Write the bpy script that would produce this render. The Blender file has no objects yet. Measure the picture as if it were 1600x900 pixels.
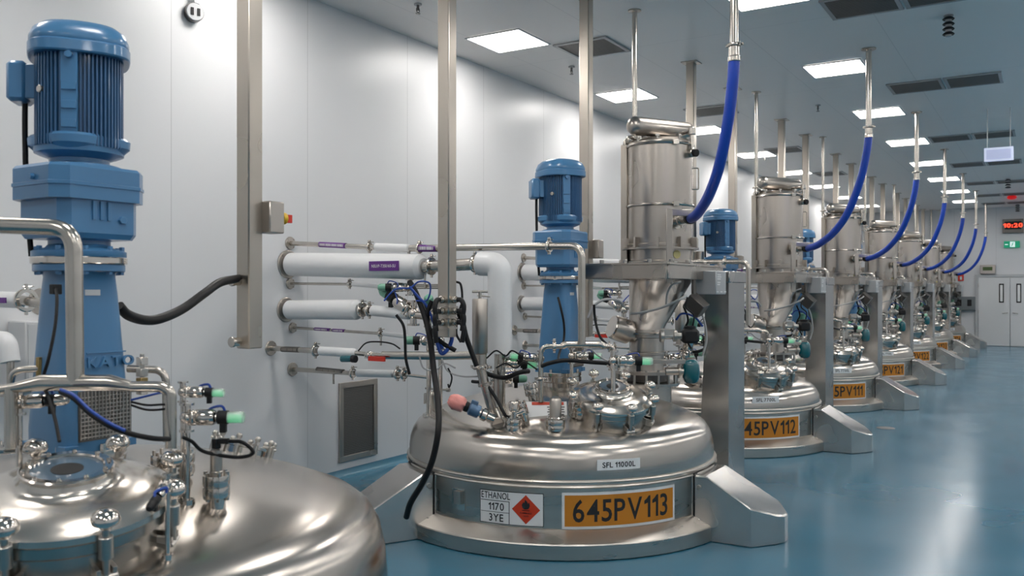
import bpy, bmesh, math, random
from mathutils import Vector, Matrix
R = math.radians
random.seed(4)
SC = bpy.context.scene
C = bpy.context.collection

# ---------------------------------------------------------------- camera
EYE = 1.7
YAW = R(31.6)
FOC = 1370.0
HOR = 454.0
cam_data = bpy.data.cameras.new('camera'); cam = bpy.data.objects.new('camera', cam_data); C.objects.link(cam)
cam_data.sensor_width = 36.0
cam_data.lens = FOC / 1600 * 36
cam_data.shift_y = (HOR - 450) / 1600
cam_data.clip_start = 0.05; cam_data.clip_end = 200
cam.location = (0, 0, EYE); cam.rotation_euler = (R(90), 0, YAW)
SC.camera = cam
cam_data.dof.use_dof = True; cam_data.dof.focus_distance = 6.6; cam_data.dof.aperture_fstop = 4.0
# ---------------------------------------------------------------- world, exposure
w = bpy.data.worlds.new('world'); SC.world = w; w.use_nodes = True
w.node_tree.nodes['Background'].inputs[0].default_value = (1, .97, .94, 1)
w.node_tree.nodes['Background'].inputs[1].default_value = 0.03
SC.view_settings.view_transform = 'Standard'; SC.view_settings.look = 'None'
SC.view_settings.exposure = 0.0; SC.view_settings.gamma = 1.0; SC.view_settings.use_curve_mapping = False
SC.cycles.use_denoising = True
SC.cycles.max_bounces = 8; SC.cycles.glossy_bounces = 5; SC.cycles.diffuse_bounces = 4
SC.cycles.sample_clamp_indirect = 6.0
SC.cycles.caustics_reflective = False; SC.cycles.caustics_refractive = False
PANEL_STRENGTH = 24.0
CEIL = 4.25
WALLX = -5.5; ENDY = 30.7; RIGHTX = 4.2; BACKY = -4.0

# ---------------------------------------------------------------- pixel -> place in the room
FX, FY = -math.sin(YAW), math.cos(YAW)
RX, RY = math.cos(YAW), math.sin(YAW)
def W(px, py, z):
    u = (px - 800) / FOC
    return Vector(((FX + u*RX)*z, (FY + u*RY)*z, EYE - (py - HOR)*z/FOC))
def on(px, py, X=None, Y=None, Z=None):
    u = (px - 800) / FOC
    dx, dy, dz = FX + u*RX, FY + u*RY, -(py - HOR)/FOC
    if X is not None: z = X/dx
    elif Y is not None: z = Y/dy
    else: z = (Z - EYE)/dz
    return W(px, py, z)

# ---------------------------------------------------------------- materials
def mat(name, col, rough=0.5, metal=0.0, coat=0.0, emis=None, es=0.0, noise=None, rvar=None, trans=0.0, alpha=1.0, spec=0.5, aniso=0.0, bump=None, stretch=(1,1,1)):
    m = bpy.data.materials.new(name); m.use_nodes = True
    nt = m.node_tree; b = nt.nodes['Principled BSDF']
    b.inputs['Base Color'].default_value = (*col, 1); b.inputs['Roughness'].default_value = rough
    b.inputs['Metallic'].default_value = metal; b.inputs['Coat Weight'].default_value = coat
    b.inputs['Coat Roughness'].default_value = 0.08
    b.inputs['Transmission Weight'].default_value = trans; b.inputs['Alpha'].default_value = alpha
    b.inputs['Specular IOR Level'].default_value = spec
    b.inputs['Anisotropic'].default_value = aniso
    if emis: b.inputs['Emission Color'].default_value = (*emis, 1); b.inputs['Emission Strength'].default_value = es
    if noise or rvar or bump:
        tc = nt.nodes.new('ShaderNodeTexCoord'); mp = nt.nodes.new('ShaderNodeMapping'); mp.inputs['Scale'].default_value = stretch
        nt.links.new(tc.outputs['Object'], mp.inputs[0])
    if noise:
        sc_, lo, hi = noise
        n = nt.nodes.new('ShaderNodeTexNoise'); n.inputs['Scale'].default_value = sc_; n.inputs['Detail'].default_value = 1.5
        nt.links.new(mp.outputs[0], n.inputs['Vector'])
        r = nt.nodes.new('ShaderNodeMapRange'); r.inputs[1].default_value = .3; r.inputs[2].default_value = .7
        r.inputs[3].default_value = lo; r.inputs[4].default_value = hi
        nt.links.new(n.outputs[0], r.inputs[0])
        mx = nt.nodes.new('ShaderNodeVectorMath'); mx.operation = 'SCALE'; mx.inputs[0].default_value = col
        nt.links.new(r.outputs[0], mx.inputs['Scale']); nt.links.new(mx.outputs[0], b.inputs['Base Color'])
    if rvar:
        sc_, lo, hi = rvar
        n = nt.nodes.new('ShaderNodeTexNoise'); n.inputs['Scale'].default_value = sc_; n.inputs['Detail'].default_value = 1.5
        nt.links.new(mp.outputs[0], n.inputs['Vector'])
        r = nt.nodes.new('ShaderNodeMapRange'); r.inputs[1].default_value = .3; r.inputs[2].default_value = .7
        r.inputs[3].default_value = lo; r.inputs[4].default_value = hi
        nt.links.new(n.outputs[0], r.inputs[0]); nt.links.new(r.outputs[0], b.inputs['Roughness'])
    if bump:
        sc_, st = bump
        n = nt.nodes.new('ShaderNodeTexNoise'); n.inputs['Scale'].default_value = sc_; n.inputs['Detail'].default_value = 3
        nt.links.new(mp.outputs[0], n.inputs['Vector'])
        bp = nt.nodes.new('ShaderNodeBump'); bp.inputs['Strength'].default_value = st; bp.inputs['Distance'].default_value = .01
        nt.links.new(n.outputs[0], bp.inputs['Height']); nt.links.new(bp.outputs[0], b.inputs['Normal'])
    return m
def radial(m, rot=0.0):
    nt = m.node_tree; t = nt.nodes.new('ShaderNodeTangent'); t.direction_type = 'RADIAL'; t.axis = 'Z'
    nt.links.new(t.outputs[0], nt.nodes['Principled BSDF'].inputs['Tangent']); nt.nodes['Principled BSDF'].inputs['Anisotropic Rotation'].default_value = rot
    return m
M = {}
M['dome'] = radial(mat('dome_steel', (.52,.485,.445), .22, 1, noise=(1.6,.85,1.05), rvar=(2.2,.17,.27), stretch=(1,1,3), aniso=.6))
M['skirt'] = radial(mat('brushed_skirt_steel', (.54,.51,.47), .3, 1, noise=(2,.9,1.05), rvar=(2,.25,.34), stretch=(1,1,5), aniso=.5))
M['polish'] = mat('polished_steel', (.64,.595,.55), .11, 1, rvar=(9,.07,.17))
M['lid'] = mat('brushed_lid_steel', (.60,.565,.52), .2, 1, rvar=(3,.15,.26))
M['pipe'] = mat('pipe_steel', (.54,.505,.46), .24, 1, noise=(6,.85,1.05), rvar=(3,.2,.28))
M['satin'] = mat('satin_steel', (.47,.43,.39), .3, 1, noise=(1.2,.92,1.05), rvar=(1.5,.26,.34), stretch=(3,3,1))
M['post'] = mat('post_steel', (.45,.41,.36), .32, 1, noise=(1.2,.92,1.06), rvar=(1.5,.26,.34), stretch=(3,3,1))
M['column'] = mat('column_steel', (.46,.45,.44), .28, 1, noise=(.8,.9,1.05), rvar=(1,.22,.32), stretch=(1,1,1))
M['foot'] = mat('foot_steel', (.60,.575,.55), .22, 1, rvar=(2.5,.15,.3))
M['darksteel'] = mat('dark_steel', (.16,.15,.14), .35, .9)
M['bolt'] = mat('bolt_steel', (.45,.43,.40), .3, 1)
M['grille'] = mat('grille_steel', (.20,.195,.19), .45, .8)
M['mesh'] = mat('mesh_grey', (.13,.135,.14), .6, .3)
M['blue'] = mat('blue_paint', (.058,.19,.37), .3, coat=.4, noise=(4,.92,1.06))
M['bluedark'] = mat('blue_cast_paint', (.03,.105,.23), .4, coat=.2, noise=(6,.9,1.08))
M['hose'] = mat('blue_hose_rubber', (.008,.055,.42), .35, coat=.3)
M['cable'] = mat('black_cable_rubber', (.008,.008,.009), .45, spec=.25)
M['bluecable'] = mat('blue_air_tube', (.012,.06,.33), .35)
M['grey'] = mat('grey_cable', (.42,.42,.42), .45)
M['black'] = mat('black_plastic', (.01,.01,.011), .45, spec=.3)
M['teal'] = mat('teal_paint', (.0,.10,.125), .25, coat=.6)
M['insul'] = mat('white_insulation', (.74,.745,.75), .38, bump=(9,.25))
M['whitebox'] = mat('white_painted_sheet', (.62,.63,.64), .35)
M['orange'] = mat('orange_sign', (.54,.20,.012), .45)
M['white'] = mat('white_sign', (.78,.78,.78), .4)
M['ink'] = mat('black_ink', (.012,.012,.014), .5)
M['redsign'] = mat('red_hazard_ink', (.55,.045,.012), .45)
M['purple'] = mat('purple_sign', (.12,.02,.22), .45)
M['yellow'] = mat('yellow_plate', (.75,.45,.02), .4)
M['red'] = mat('red_handle', (.6,.03,.015), .35)
M['pink'] = mat('pink_plastic_bag', (.75,.28,.25), .35, bump=(30,.6))
M['brass'] = mat('brass', (.35,.25,.11), .3, 1)
M['greenbody'] = mat('green_valve_head', (.18,.42,.30), .35)
M['lampgreen'] = mat('green_indicator', (.3,.6,.42), .3, emis=(.2,1,.45), es=.4)
M['clear'] = mat('clear_cap', (.85,.92,.88), .1, trans=.5, alpha=.6)
M['glass'] = mat('sight_glass', (.10,.15,.20), .04, coat=1.0)
M['dark'] = mat('dark_opening', (.004,.004,.004), .6)
M['panelglow'] = mat('light_diffuser', (.9,.9,.9), .5, emis=(1.0,.955,.91), es=PANEL_STRENGTH)
M['led'] = mat('red_led', (.6,.02,.01), .4, emis=(1,.05,.02), es=3)
M['exitgreen'] = mat('exit_sign_green', (.0,.25,.13), .4, emis=(0,.4,.2), es=.35)
M['exitwhite'] = mat('exit_sign_white', (.8,.9,.9), .4, emis=(.8,1,1), es=.6)
M['signglow'] = mat('pale_sign_face', (.5,.55,.75), .3, emis=(.5,.55,.8), es=.25)
M['door'] = mat('door_paint', (.64,.65,.66), .4)
M['doorframe'] = mat('door_frame_paint', (.46,.475,.49), .4)
M['plate'] = mat('ceiling_plate_grey', (.42,.42,.43), .4, .4)
M['cove'] = mat('blue_coving', (.055,.19,.28), .3)
M['lightframe'] = mat('light_frame', (.7,.7,.7), .4)

def panel_material(name, col, axis_lines, rough, line=.78, wid=.004):
    """sheet panels with thin joints at a spacing along given object axes"""
    m = bpy.data.materials.new(name); m.use_nodes = True; nt = m.node_tree; b = nt.nodes['Principled BSDF']
    tc = nt.nodes.new('ShaderNodeTexCoord'); sp = nt.nodes.new('ShaderNodeSeparateXYZ'); nt.links.new(tc.outputs['Object'], sp.inputs[0])
    prev = None
    for ax, period, off in axis_lines:
        a = nt.nodes.new('ShaderNodeMath'); a.operation = 'ADD'; a.inputs[1].default_value = off + 200*period; nt.links.new(sp.outputs[ax], a.inputs[0])
        mo = nt.nodes.new('ShaderNodeMath'); mo.operation = 'MODULO'; mo.inputs[1].default_value = period; nt.links.new(a.outputs[0], mo.inputs[0])
        lt = nt.nodes.new('ShaderNodeMath'); lt.operation = 'LESS_THAN'; lt.inputs[1].default_value = wid*2; nt.links.new(mo.outputs[0], lt.inputs[0])
        if prev is None: prev = lt
        else:
            mx = nt.nodes.new('ShaderNodeMath'); mx.operation = 'MAXIMUM'; nt.links.new(prev.outputs[0], mx.inputs[0]); nt.links.new(lt.outputs[0], mx.inputs[1]); prev = mx
    mix = nt.nodes.new('ShaderNodeMix'); mix.data_type = 'RGBA'
    mix.inputs[6].default_value = (*col, 1); mix.inputs[7].default_value = (*[c*line for c in col], 1)
    nt.links.new(prev.outputs[0], mix.inputs[0]); nt.links.new(mix.outputs[2], b.inputs['Base Color'])
    n = nt.nodes.new('ShaderNodeTexNoise'); n.inputs['Scale'].default_value = .8; nt.links.new(tc.outputs['Object'], n.inputs['Vector'])
    r = nt.nodes.new('ShaderNodeMapRange'); r.inputs[3].default_value = rough*.85; r.inputs[4].default_value = rough*1.15
    nt.links.new(n.outputs[0], r.inputs[0]); nt.links.new(r.outputs[0], b.inputs['Roughness'])
    return m
M['wall'] = panel_material('wall_panels', (.74,.745,.755), [(1, 1.385, -.01)], .35)
M['endwall'] = panel_material('end_wall_panels', (.66,.67,.69), [(0, 1.15, .3)], .4)
M['ceiling'] = panel_material('ceiling_panels', (.93,.88,.84), [(1, 3.0, .5), (0, 1.2, .2)], .35, .85)
def floor_material():
    m = mat('epoxy_floor', (.034,.145,.225), .2, coat=.06, spec=.36, noise=(1.2,.93,1.06), rvar=(1.5,.17,.25))
    return m
M['floor'] = floor_material()

# ---------------------------------------------------------------- mesh helpers
def ortho(d):
    d = Vector(d).normalized()
    a = Vector((0,0,1)) if abs(d.z) < .9 else Vector((1,0,0))
    x = a.cross(d).normalized(); y = d.cross(x).normalized()
    return x, y, d
def frame(origin, zaxis=(0,0,1), xhint=None):
    d = Vector(zaxis).normalized()
    if xhint is not None:
        x = Vector(xhint); x = (x - d*x.dot(d)).normalized(); y = d.cross(x)
    else: x, y, d = ortho(d)
    m = Matrix((x, y, d)).transposed().to_4x4(); m.translation = Vector(origin)
    return m
class MB:
    def __init__(s): s.v = []; s.f = []
    def add(s, vs, fs):
        o = len(s.v); s.v += [Vector(v) for v in vs]; s.f += [tuple(i+o for i in f) for f in fs]; return s
    def box(s, c, size, rz=0, mx=None, ch=0):
        hx, hy, hz = size[0]/2, size[1]/2, size[2]/2
        m = mx if mx is not None else Matrix.Translation(Vector(c)) @ Matrix.Rotation(rz, 4, 'Z')
        if ch <= 0: ch = min(hx, hy, hz)*.12
        # chamfered box: 24 verts
        vs = []; idx = {}
        for sx in (-1,1):
            for sy in (-1,1):
                for sz in (-1,1):
                    for a in range(3):
                        p = [sx*(hx-ch), sy*(hy-ch), sz*(hz-ch)]
                        p[a] = (sx*hx, sy*hy, sz*hz)[a]
                        idx[(sx,sy,sz,a)] = len(vs); vs.append(m @ Vector(p))
        fs = []
        def q(k): return [idx[t] for t in k]
        for a in range(3):
            b_, c_ = (a+1)%3, (a+2)%3
            for sg in (-1,1):
                k = []
                for (u,v) in ((-1,-1),(1,-1),(1,1),(-1,1)):
                    t = [0,0,0]; t[a] = sg; t[b_] = u; t[c_] = v; k.append((*t, a))
                if sg < 0: k.reverse()
                fs.append(q(k))
        for a in range(3):      # edges parallel to axis a
            b_, c_ = (a+1)%3, (a+2)%3
            for u in (-1,1):
                for v in (-1,1):
                    t0 = [0,0,0]; t0[a] = -1; t0[b_] = u; t0[c_] = v
                    t1 = list(t0); t1[a] = 1
                    k = [(*t0,b_),(*t1,b_),(*t1,c_),(*t0,c_)]
                    if u*v > 0: k.reverse()
                    k.reverse() if False else None
                    fs.append(q(k))
        for sx in (-1,1):
            for sy in (-1,1):
                for sz in (-1,1):
                    k = [(sx,sy,sz,0),(sx,sy,sz,1),(sx,sy,sz,2)]
                    if sx*sy*sz < 0: k.reverse()
                    fs.append(q(k))
        return s.add(vs, fs)
    def lathe(s, prof, origin=(0,0,0), axis=(0,0,1), seg=32, a0=0, a1=None, mx=None, squash=None):
        m = mx if mx is not None else frame(origin, axis)
        full = a1 is None
        n = seg if full else seg+1
        vs = []; 
        for i in range(n):
            a = a0 + (2*math.pi*i/seg if full else (a1-a0)*i/seg)
            for (r, z) in prof:
                vs.append(m @ Vector((r*math.cos(a), r*math.sin(a)*(squash or 1), z)))
        k = len(prof); fs = []
        for i in range(seg):
            j = (i+1) % n
            for t in range(k-1):
                if prof[t][0] < 1e-7 and prof[t+1][0] < 1e-7: continue
                fs.append((i*k+t, j*k+t, j*k+t+1, i*k+t+1))
        return s.add(vs, fs)
    def cyl(s, p0, p1, r0, r1=None, seg=20, bev=None):
        p0 = Vector(p0); p1 = Vector(p1); r1 = r0 if r1 is None else r1
        L = (p1-p0).length
        b = min(r0, r1, L)*.12 if bev is None else bev
        return s.lathe([(0,0),(r0-b,0),(r0,b),(r1,L-b),(r1-b,L),(0,L)], p0, p1-p0, seg)
    def ring(s, c, axis, R_, r_, seg=32, k=8):
        m = frame(c, axis)
        pr = [(R_+r_*math.cos(2*math.pi*i/k), r_*math.sin(2*math.pi*i/k)) for i in range(k+1)]
        return s.lathe(pr, mx=m, seg=seg)
    def ball(s, c, r, seg=16, sq=1.0, axis=(0,0,1)):
        n = seg//2
        return s.lathe([(r*math.sin(math.pi*i/n), -r*sq*math.cos(math.pi*i/n)) for i in range(n+1)], c, axis, seg)
    def tube(s, pts, r, seg=12, caps=True):
        pts = [Vector(p) for p in pts]
        rr = r if isinstance(r, (list, tuple)) else [r]*len(pts)
        n = len(pts)
        tans = []
        for i in range(n):
            t = (pts[min(i+1,n-1)] - pts[max(i-1,0)]); tans.append(t.normalized() if t.length > 1e-9 else Vector((0,0,1)))
        x, y, d = ortho(tans[0]); vs = []; fs = []
        for i in range(n):
            t = tans[i]
            if i: x = (x - t*x.dot(t)); x.normalize()
            y = t.cross(x)
            for k in range(seg):
                a = 2*math.pi*k/seg; vs.append(pts[i] + (x*math.cos(a) + y*math.sin(a))*rr[i])
        for i in range(n-1):
            for k in range(seg):
                l = (k+1) % seg; fs.append((i*seg+k, i*seg+l, (i+1)*seg+l, (i+1)*seg+k))
        if caps: fs.append(tuple(reversed(range(seg)))); fs.append(tuple((n-1)*seg+k for k in range(seg)))
        return s.add(vs, fs)
    def prism(s, poly, z0, z1, mx=None):
        m = mx if mx is not None else Matrix.Identity(4); n = len(poly)
        vs = [m @ Vector((x, y, z0)) for x, y in poly] + [m @ Vector((x, y, z1)) for x, y in poly]
        fs = [tuple(reversed(range(n))), tuple(range(n, 2*n))] + [(i, (i+1)%n, (i+1)%n+n, i+n) for i in range(n)]
        return s.add(vs, fs)
    def loft(s, polys):
        n = len(polys[0]); vs = [p for q in polys for p in q]; fs = [tuple(reversed(range(n)))]
        for k in range(len(polys)-1):
            for i in range(n): j = (i+1)%n; fs.append((k*n+i, k*n+j, (k+1)*n+j, (k+1)*n+i))
        fs.append(tuple((len(polys)-1)*n+i for i in range(n)))
        return s.add(vs, fs)
    def build(s, name, m, parent=None, off=None, angle=38, label=None):
        me = bpy.data.meshes.new(name)
        o = Vector(off) if off is not None else Vector((0,0,0))
        me.from_pydata([v - o for v in s.v], [], s.f); me.validate()
        bm = bmesh.new(); bm.from_mesh(me); bmesh.ops.remove_doubles(bm, verts=bm.verts, dist=1e-5)
        bmesh.ops.recalc_face_normals(bm, faces=bm.faces); bm.to_mesh(me); bm.free()
        me.materials.append(m if not isinstance(m, str) else M[m])
        for p in me.polygons: p.use_smooth = True
        me.set_sharp_from_angle(angle=R(angle))
        ob = bpy.data.objects.new(name, me); C.objects.link(ob)
        if parent is not None: ob.parent = parent
        if label: ob['label'] = label
        return ob
def fillet(pts, rad, n=7):
    pts = [Vector(p) for p in pts]; out = [pts[0]]
    for i in range(1, len(pts)-1):
        a, b, c = pts[i-1], pts[i], pts[i+1]
        d0 = (a-b); d1 = (c-b); t = min(rad, d0.length*.49, d1.length*.49)
        p0 = b + d0.normalized()*t; p1 = b + d1.normalized()*t
        for k in range(n+1):
            u = k/n; out.append(p0*(1-u)**2 + b*2*u*(1-u) + p1*u*u)
    out.append(pts[-1]); return out
def spline(pts, n=8):
    P = [Vector(p) for p in pts]; P = [P[0]*2-P[1]] + P + [P[-1]*2-P[-2]]; out = []
    for i in range(1, len(P)-2):
        for k in range(n):
            t = k/n
            out.append(.5*((2*P[i]) + (P[i+1]-P[i-1])*t + (2*P[i-1]-5*P[i]+4*P[i+1]-P[i+2])*t*t + (3*P[i]-P[i-1]-3*P[i+1]+P[i+2])*t**3))
    out.append(P[-2]); return out
def tag(o, label, cat, group=None):
    o['label'] = label; o['category'] = cat
    if group: o['group'] = group
    return o
def thing(name, label, cat, loc=(0,0,0), rz=0, group=None):
    o = bpy.data.objects.new(name, None); C.objects.link(o); o.location = loc; o.rotation_euler = (0,0,rz)
    o.empty_display_size = .1
    return tag(o, label, cat, group)
def solo(name, mb, m, label, cat, loc, group=None, angle=38):
    o = mb.build(name, m, None, loc, angle); o.location = loc
    return tag(o, label, cat, group)
def kids(o): return [c for c in bpy.data.objects if c.parent == o]
def copy_tree(o, parent=None):
    c = o.copy(); C.objects.link(c)
    if parent is not None: c.parent = parent
    for k in CH(o): copy_tree(k, c)
    return c
_cache = {}
def CH(o):
    if o.name not in _cache: _cache[o.name] = kids(o)
    return _cache[o.name]
def dup(o, dx=0, dy=0, label=None, group=None, dz=0):
    c = copy_tree(o); c.location = Vector(o.location) + Vector((dx, dy, dz))
    if label: c['label'] = label
    if group: c['group'] = group
    return c
def struct(o): o['kind'] = 'structure'; return o
_glyph = {}
def glyph(ch, bold):
    """one letter as (verts, faces, width) from the built-in face; the figure 1 gets a flagged stroke"""
    key = (ch, bold)
    if key not in _glyph:
        if ch == '1':
            w_ = .095 + bold*2; H = .70; pts = [(.17,0),(.17+w_,0),(.17+w_,H),(.17+w_*.35,H),(.10,H-.10),(0,H-.155),(0,H-.155-w_*.95),(.17,H-.19-w_*.35)]
            _glyph[key] = ([Vector((x, y, 0)) for x, y in pts], [(0,1,2,3,7),(3,4,5,6,7)], .17+w_)
        else:
            cu = bpy.data.curves.new('lettering', 'FONT'); cu.body = ch; cu.size = 1; cu.offset = bold; cu.resolution_u = 3
            ob = bpy.data.objects.new('lettering_tmp', cu); C.objects.link(ob); bpy.context.view_layer.update()
            dg = bpy.context.evaluated_depsgraph_get(); me = bpy.data.meshes.new_from_object(ob.evaluated_get(dg))
            vs = [Vector(v.co) for v in me.vertices]; fs = [tuple(p.vertices) for p in me.polygons]
            bpy.data.objects.remove(ob); bpy.data.curves.remove(cu); bpy.data.meshes.remove(me)
            x0 = min(v.x for v in vs); _glyph[key] = ([Vector((v.x-x0, v.y, 0)) for v in vs], fs, max(v.x for v in vs)-x0)
    return _glyph[key]
def text_mesh(body, height, narrow=1.0, bold=0.0, spacing=1.0, ext=0.0):
    V = []; Fc = []; x = 0
    for ch in body:
        if ch == ' ': x += .22*spacing; continue
        vs, fs, wd = glyph(ch, bold); o = len(V)
        V += [Vector((v.x+x, v.y, 0)) for v in vs]; Fc += [tuple(i+o for i in f) for f in fs]; x += wd + .095*spacing
    if ext:      # raised letters: front faces plus skirts along their outline
        n = len(V); cnt = {}
        for f in Fc:
            for a, b in zip(f, f[1:]+f[:1]): cnt[(min(a,b),max(a,b))] = cnt.get((min(a,b),max(a,b)), 0)+1
        V = [Vector((v.x, v.y, ext)) for v in V] + [Vector((v.x, v.y, -ext)) for v in V]
        Fc = Fc + [(a, b, b+n, a+n) for (a, b), c in cnt.items() if c == 1]
    y0 = min(v.y for v in V); y1 = max(v.y for v in V); x0 = min(v.x for v in V); x1 = max(v.x for v in V)
    k = height/(y1-y0)
    return [Vector(((v.x-(x0+x1)/2)*k*narrow, (v.y-(y0+y1)/2)*k, v.z*k)) for v in V], Fc
def text_on(mb, body, height, fn, narrow=1.0, bold=0.0, spacing=1.0, thick=.001):
    """fn(x, y, depth) -> point; raised letters with a thickness"""
    vs, fs = text_mesh(body, height, narrow, bold, spacing)
    mb.add([fn(v.x, v.y, thick) for v in vs], fs)
def on_cyl(R_, ang, zc):
    def fn(x, y, d):
        a = ang + x/R_; return Vector(((R_+d)*math.cos(a), (R_+d)*math.sin(a), zc + y))
    return fn
def curved_patch(mb, R_, ang, zc, wd, ht, d0, d1, x0=0, y0=0, n=12):
    vs = []; fs = []
    for i in range(n+1):
        x = x0 - wd/2 + wd*i/n; a = ang + x/R_
        for (r, zz) in ((R_+d0, -ht/2), (R_+d1, -ht/2), (R_+d1, ht/2), (R_+d0, ht/2)):
            vs.append(Vector((r*math.cos(a), r*math.sin(a), zc+y0+zz)))
    for i in range(n):
        for k in range(4): l = (k+1)%4; fs.append((i*4+k, i*4+l, i*4+4+l, i*4+4+k))
    fs.append((3,2,1,0)); fs.append((n*4, n*4+1, n*4+2, n*4+3)); mb.add(vs, fs)

# ================================================================ SETTING
def slab(name, p0, p1, m):
    mb = MB(); c = [(a+b)/2 for a, b in zip(p0, p1)]; sz = [abs(b-a) for a, b in zip(p0, p1)]
    mb.box(c, sz, ch=.0005); return struct(mb.build(name, m))
slab('floor', (WALLX-.2, BACKY-.2, -.2), (RIGHTX+.2, ENDY+.2, 0), 'floor')
slab('ceiling', (WALLX-.2, BACKY-.2, CEIL), (RIGHTX+.2, ENDY+.2, CEIL+.2), 'ceiling')
slab('wall_left', (WALLX-.15, BACKY-.2, 0), (WALLX, ENDY+.2, CEIL), 'wall')
slab('wall_right', (RIGHTX, BACKY-.2, 0), (RIGHTX+.15, ENDY+.2, CEIL), 'wall')
slab('wall_end', (WALLX, ENDY, 0), (RIGHTX, ENDY+.15, CEIL), 'endwall')
slab('wall_back', (WALLX, BACKY-.15, 0), (RIGHTX, BACKY, CEIL), 'wall')
cv = MB(); cv.add([Vector((WALLX+a, y, b)) for y in (BACKY, ENDY) for a, b in ((0,0),(.07,0),(.03,.012),(.012,.03),(.004,.07),(0,.07))], [(0,1,2,3,4,5),(11,10,9,8,7,6)]+[(i,(i+1)%6,(i+1)%6+6,i+6) for i in range(6)])
struct(cv.build('baseboard_left', 'cove'))
cv = MB(); cv.box(((WALLX-1.95)/2, ENDY-.01, .04), (-1.95-WALLX, .02, .08)); struct(cv.build('baseboard_end', 'doorframe'))

# ---- double door in the end wall
def build_door():
    dx0 = -1.93; lw = .86
    fr = MB(); fr.box((dx0-.04, ENDY-.03, 1.07), (.08,.06,2.14)); fr.box((dx0+2*lw+.04, ENDY-.03, 1.07), (.08,.06,2.14)); fr.box((dx0+lw, ENDY-.03, 2.15), (2*lw+.16,.06,.08))
    struct(fr.build('trim_1', 'doorframe'))
    for k in range(2):
        cx = dx0 + lw*(k+.5)
        t = bpy.data.objects.new('door_%d' % (k+1), None); C.objects.link(t); t.location = (cx, ENDY, 0); t['kind'] = 'structure'
        d = MB(); d.box((0,-.03,1.055), (lw-.012,.045,2.09)); d.build('door_leaf', 'door', t)
        wx = .2 if k == 0 else -.2
        f = MB()
        f.box((wx,-.055,1.62), (.13,.014,.58)); fo = f.build('vision_panel_frame', 'black', t)
        g = MB(); g.box((wx,-.063,1.62), (.07,.008,.5)); g.build('vision_panel_glass', 'white', t)
        h = MB(); sx = .36 if k == 0 else -.36
        h.tube(fillet([(sx,-.05,1.02),(sx,-.1,1.02),(sx-.14*(1 if k==0 else -1),-.1,1.0)], .02), .011); h.build('door_handle', 'pipe', t)
        hg = MB()
        for z in (.25,1.05,1.85): hg.cyl((-lw/2+.0 if k==0 else lw/2, -.055, z-.05), (-lw/2 if k==0 else lw/2, -.055, z+.05), .009)
        hg.build('hinge', 'bolt', t)
    c = MB(); c.box((0,0,0), (.42,.06,.07)); c.box((.27,-.02,.02), (.3,.02,.02))
    o = solo('door_closer', c, 'satin', 'grey overhead door closer at the top of the left door leaf', 'door closer', (-1.62, ENDY-.09, 2.08))
    o.location = (-1.62, ENDY-.09, 2.08)
build_door()
def at_end(px, py): return on(px, py, Y=ENDY)
# things on the end wall -------------------------------------------------
p = at_end(1543.5, 421); b = thing('controller_box', 'grey box with green display mounted above the double doors', 'control box', p)
m_ = MB(); m_.box((0,-.07,0), (.42,.14,.27)); m_.build('housing', 'satin', b); m_ = MB(); m_.box((0,-.145,.02), (.26,.01,.11)); m_.build('display', mat('dark_green_display', (.05,.09,.02), .3), b)
p = at_end(1583, 353.5); b = thing('led_display', 'black wall display with glowing red digits near the ceiling', 'display', p)
m_ = MB(); m_.box((0,-.06,0), (.55,.12,.42)); m_.build('housing', 'darksteel', b)
m_ = MB(); m_.box((0,-.122,.02), (.44,.006,.24)); m_.build('screen', 'black', b)
m_ = MB(); text_on(m_, '10:20', .13, lambda x, y, d: Vector((x, -.127-d, y+.02)), 1.25, .03); m_.build('digits', 'led', b)
p = at_end(1581, 382); b = thing('exit_sign', 'green exit sign with white running figure over the doors', 'exit sign', p)
m_ = MB(); m_.box((0,-.04,0), (.42,.08,.2)); m_.build('sign_box', 'exitgreen', b)
m_ = MB(); m_.box((.02,-.082,0), (.13,.006,.16)); m_.build('pictogram', 'exitwhite', b)
m_ = MB(); m_.box((-.14,-.082,0), (.08,.006,.025)); m_.build('arrow', 'exitwhite', b)
m_ = MB(); m_.ball((.04,-.087,.05), .014); m_.box((.02,-.087,.01), (.03,.004,.06)); m_.box((.0,-.087,-.04), (.02,.004,.06), mx=Matrix.Translation((0,-.087,-.04)) @ Matrix.Rotation(.5,4,'Y') @ Matrix.Identity(4)); m_.build('running_figure', 'exitgreen', b)
p = at_end(1501.5, 433); b = thing('fire_alarm_sign', 'small red alarm call point sign on the end wall', 'sign', p)
m_ = MB(); m_.box((0,-.01,0), (.16,.02,.24)); m_.build('sign_plate', 'red', b); m_ = MB(); m_.box((0,-.022,-.03), (.06,.004,.1)); m_.build('pictogram', 'white', b)
p = at_end(1507, 474); b = thing('wall_cabinet', 'low wide grey cabinet on the wall left of the double doors', 'cabinet', p)
m_ = MB(); m_.box((0,-.09,0), (.62,.18,.42)); m_.build('housing', mat('cabinet_grey', (.16,.18,.19), .4), b)
for k in (-.13,.15): m_ = MB(); m_.box((k,-.185,.02), (.12,.012,.2)); m_.build('meter_window', 'black', b)

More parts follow.
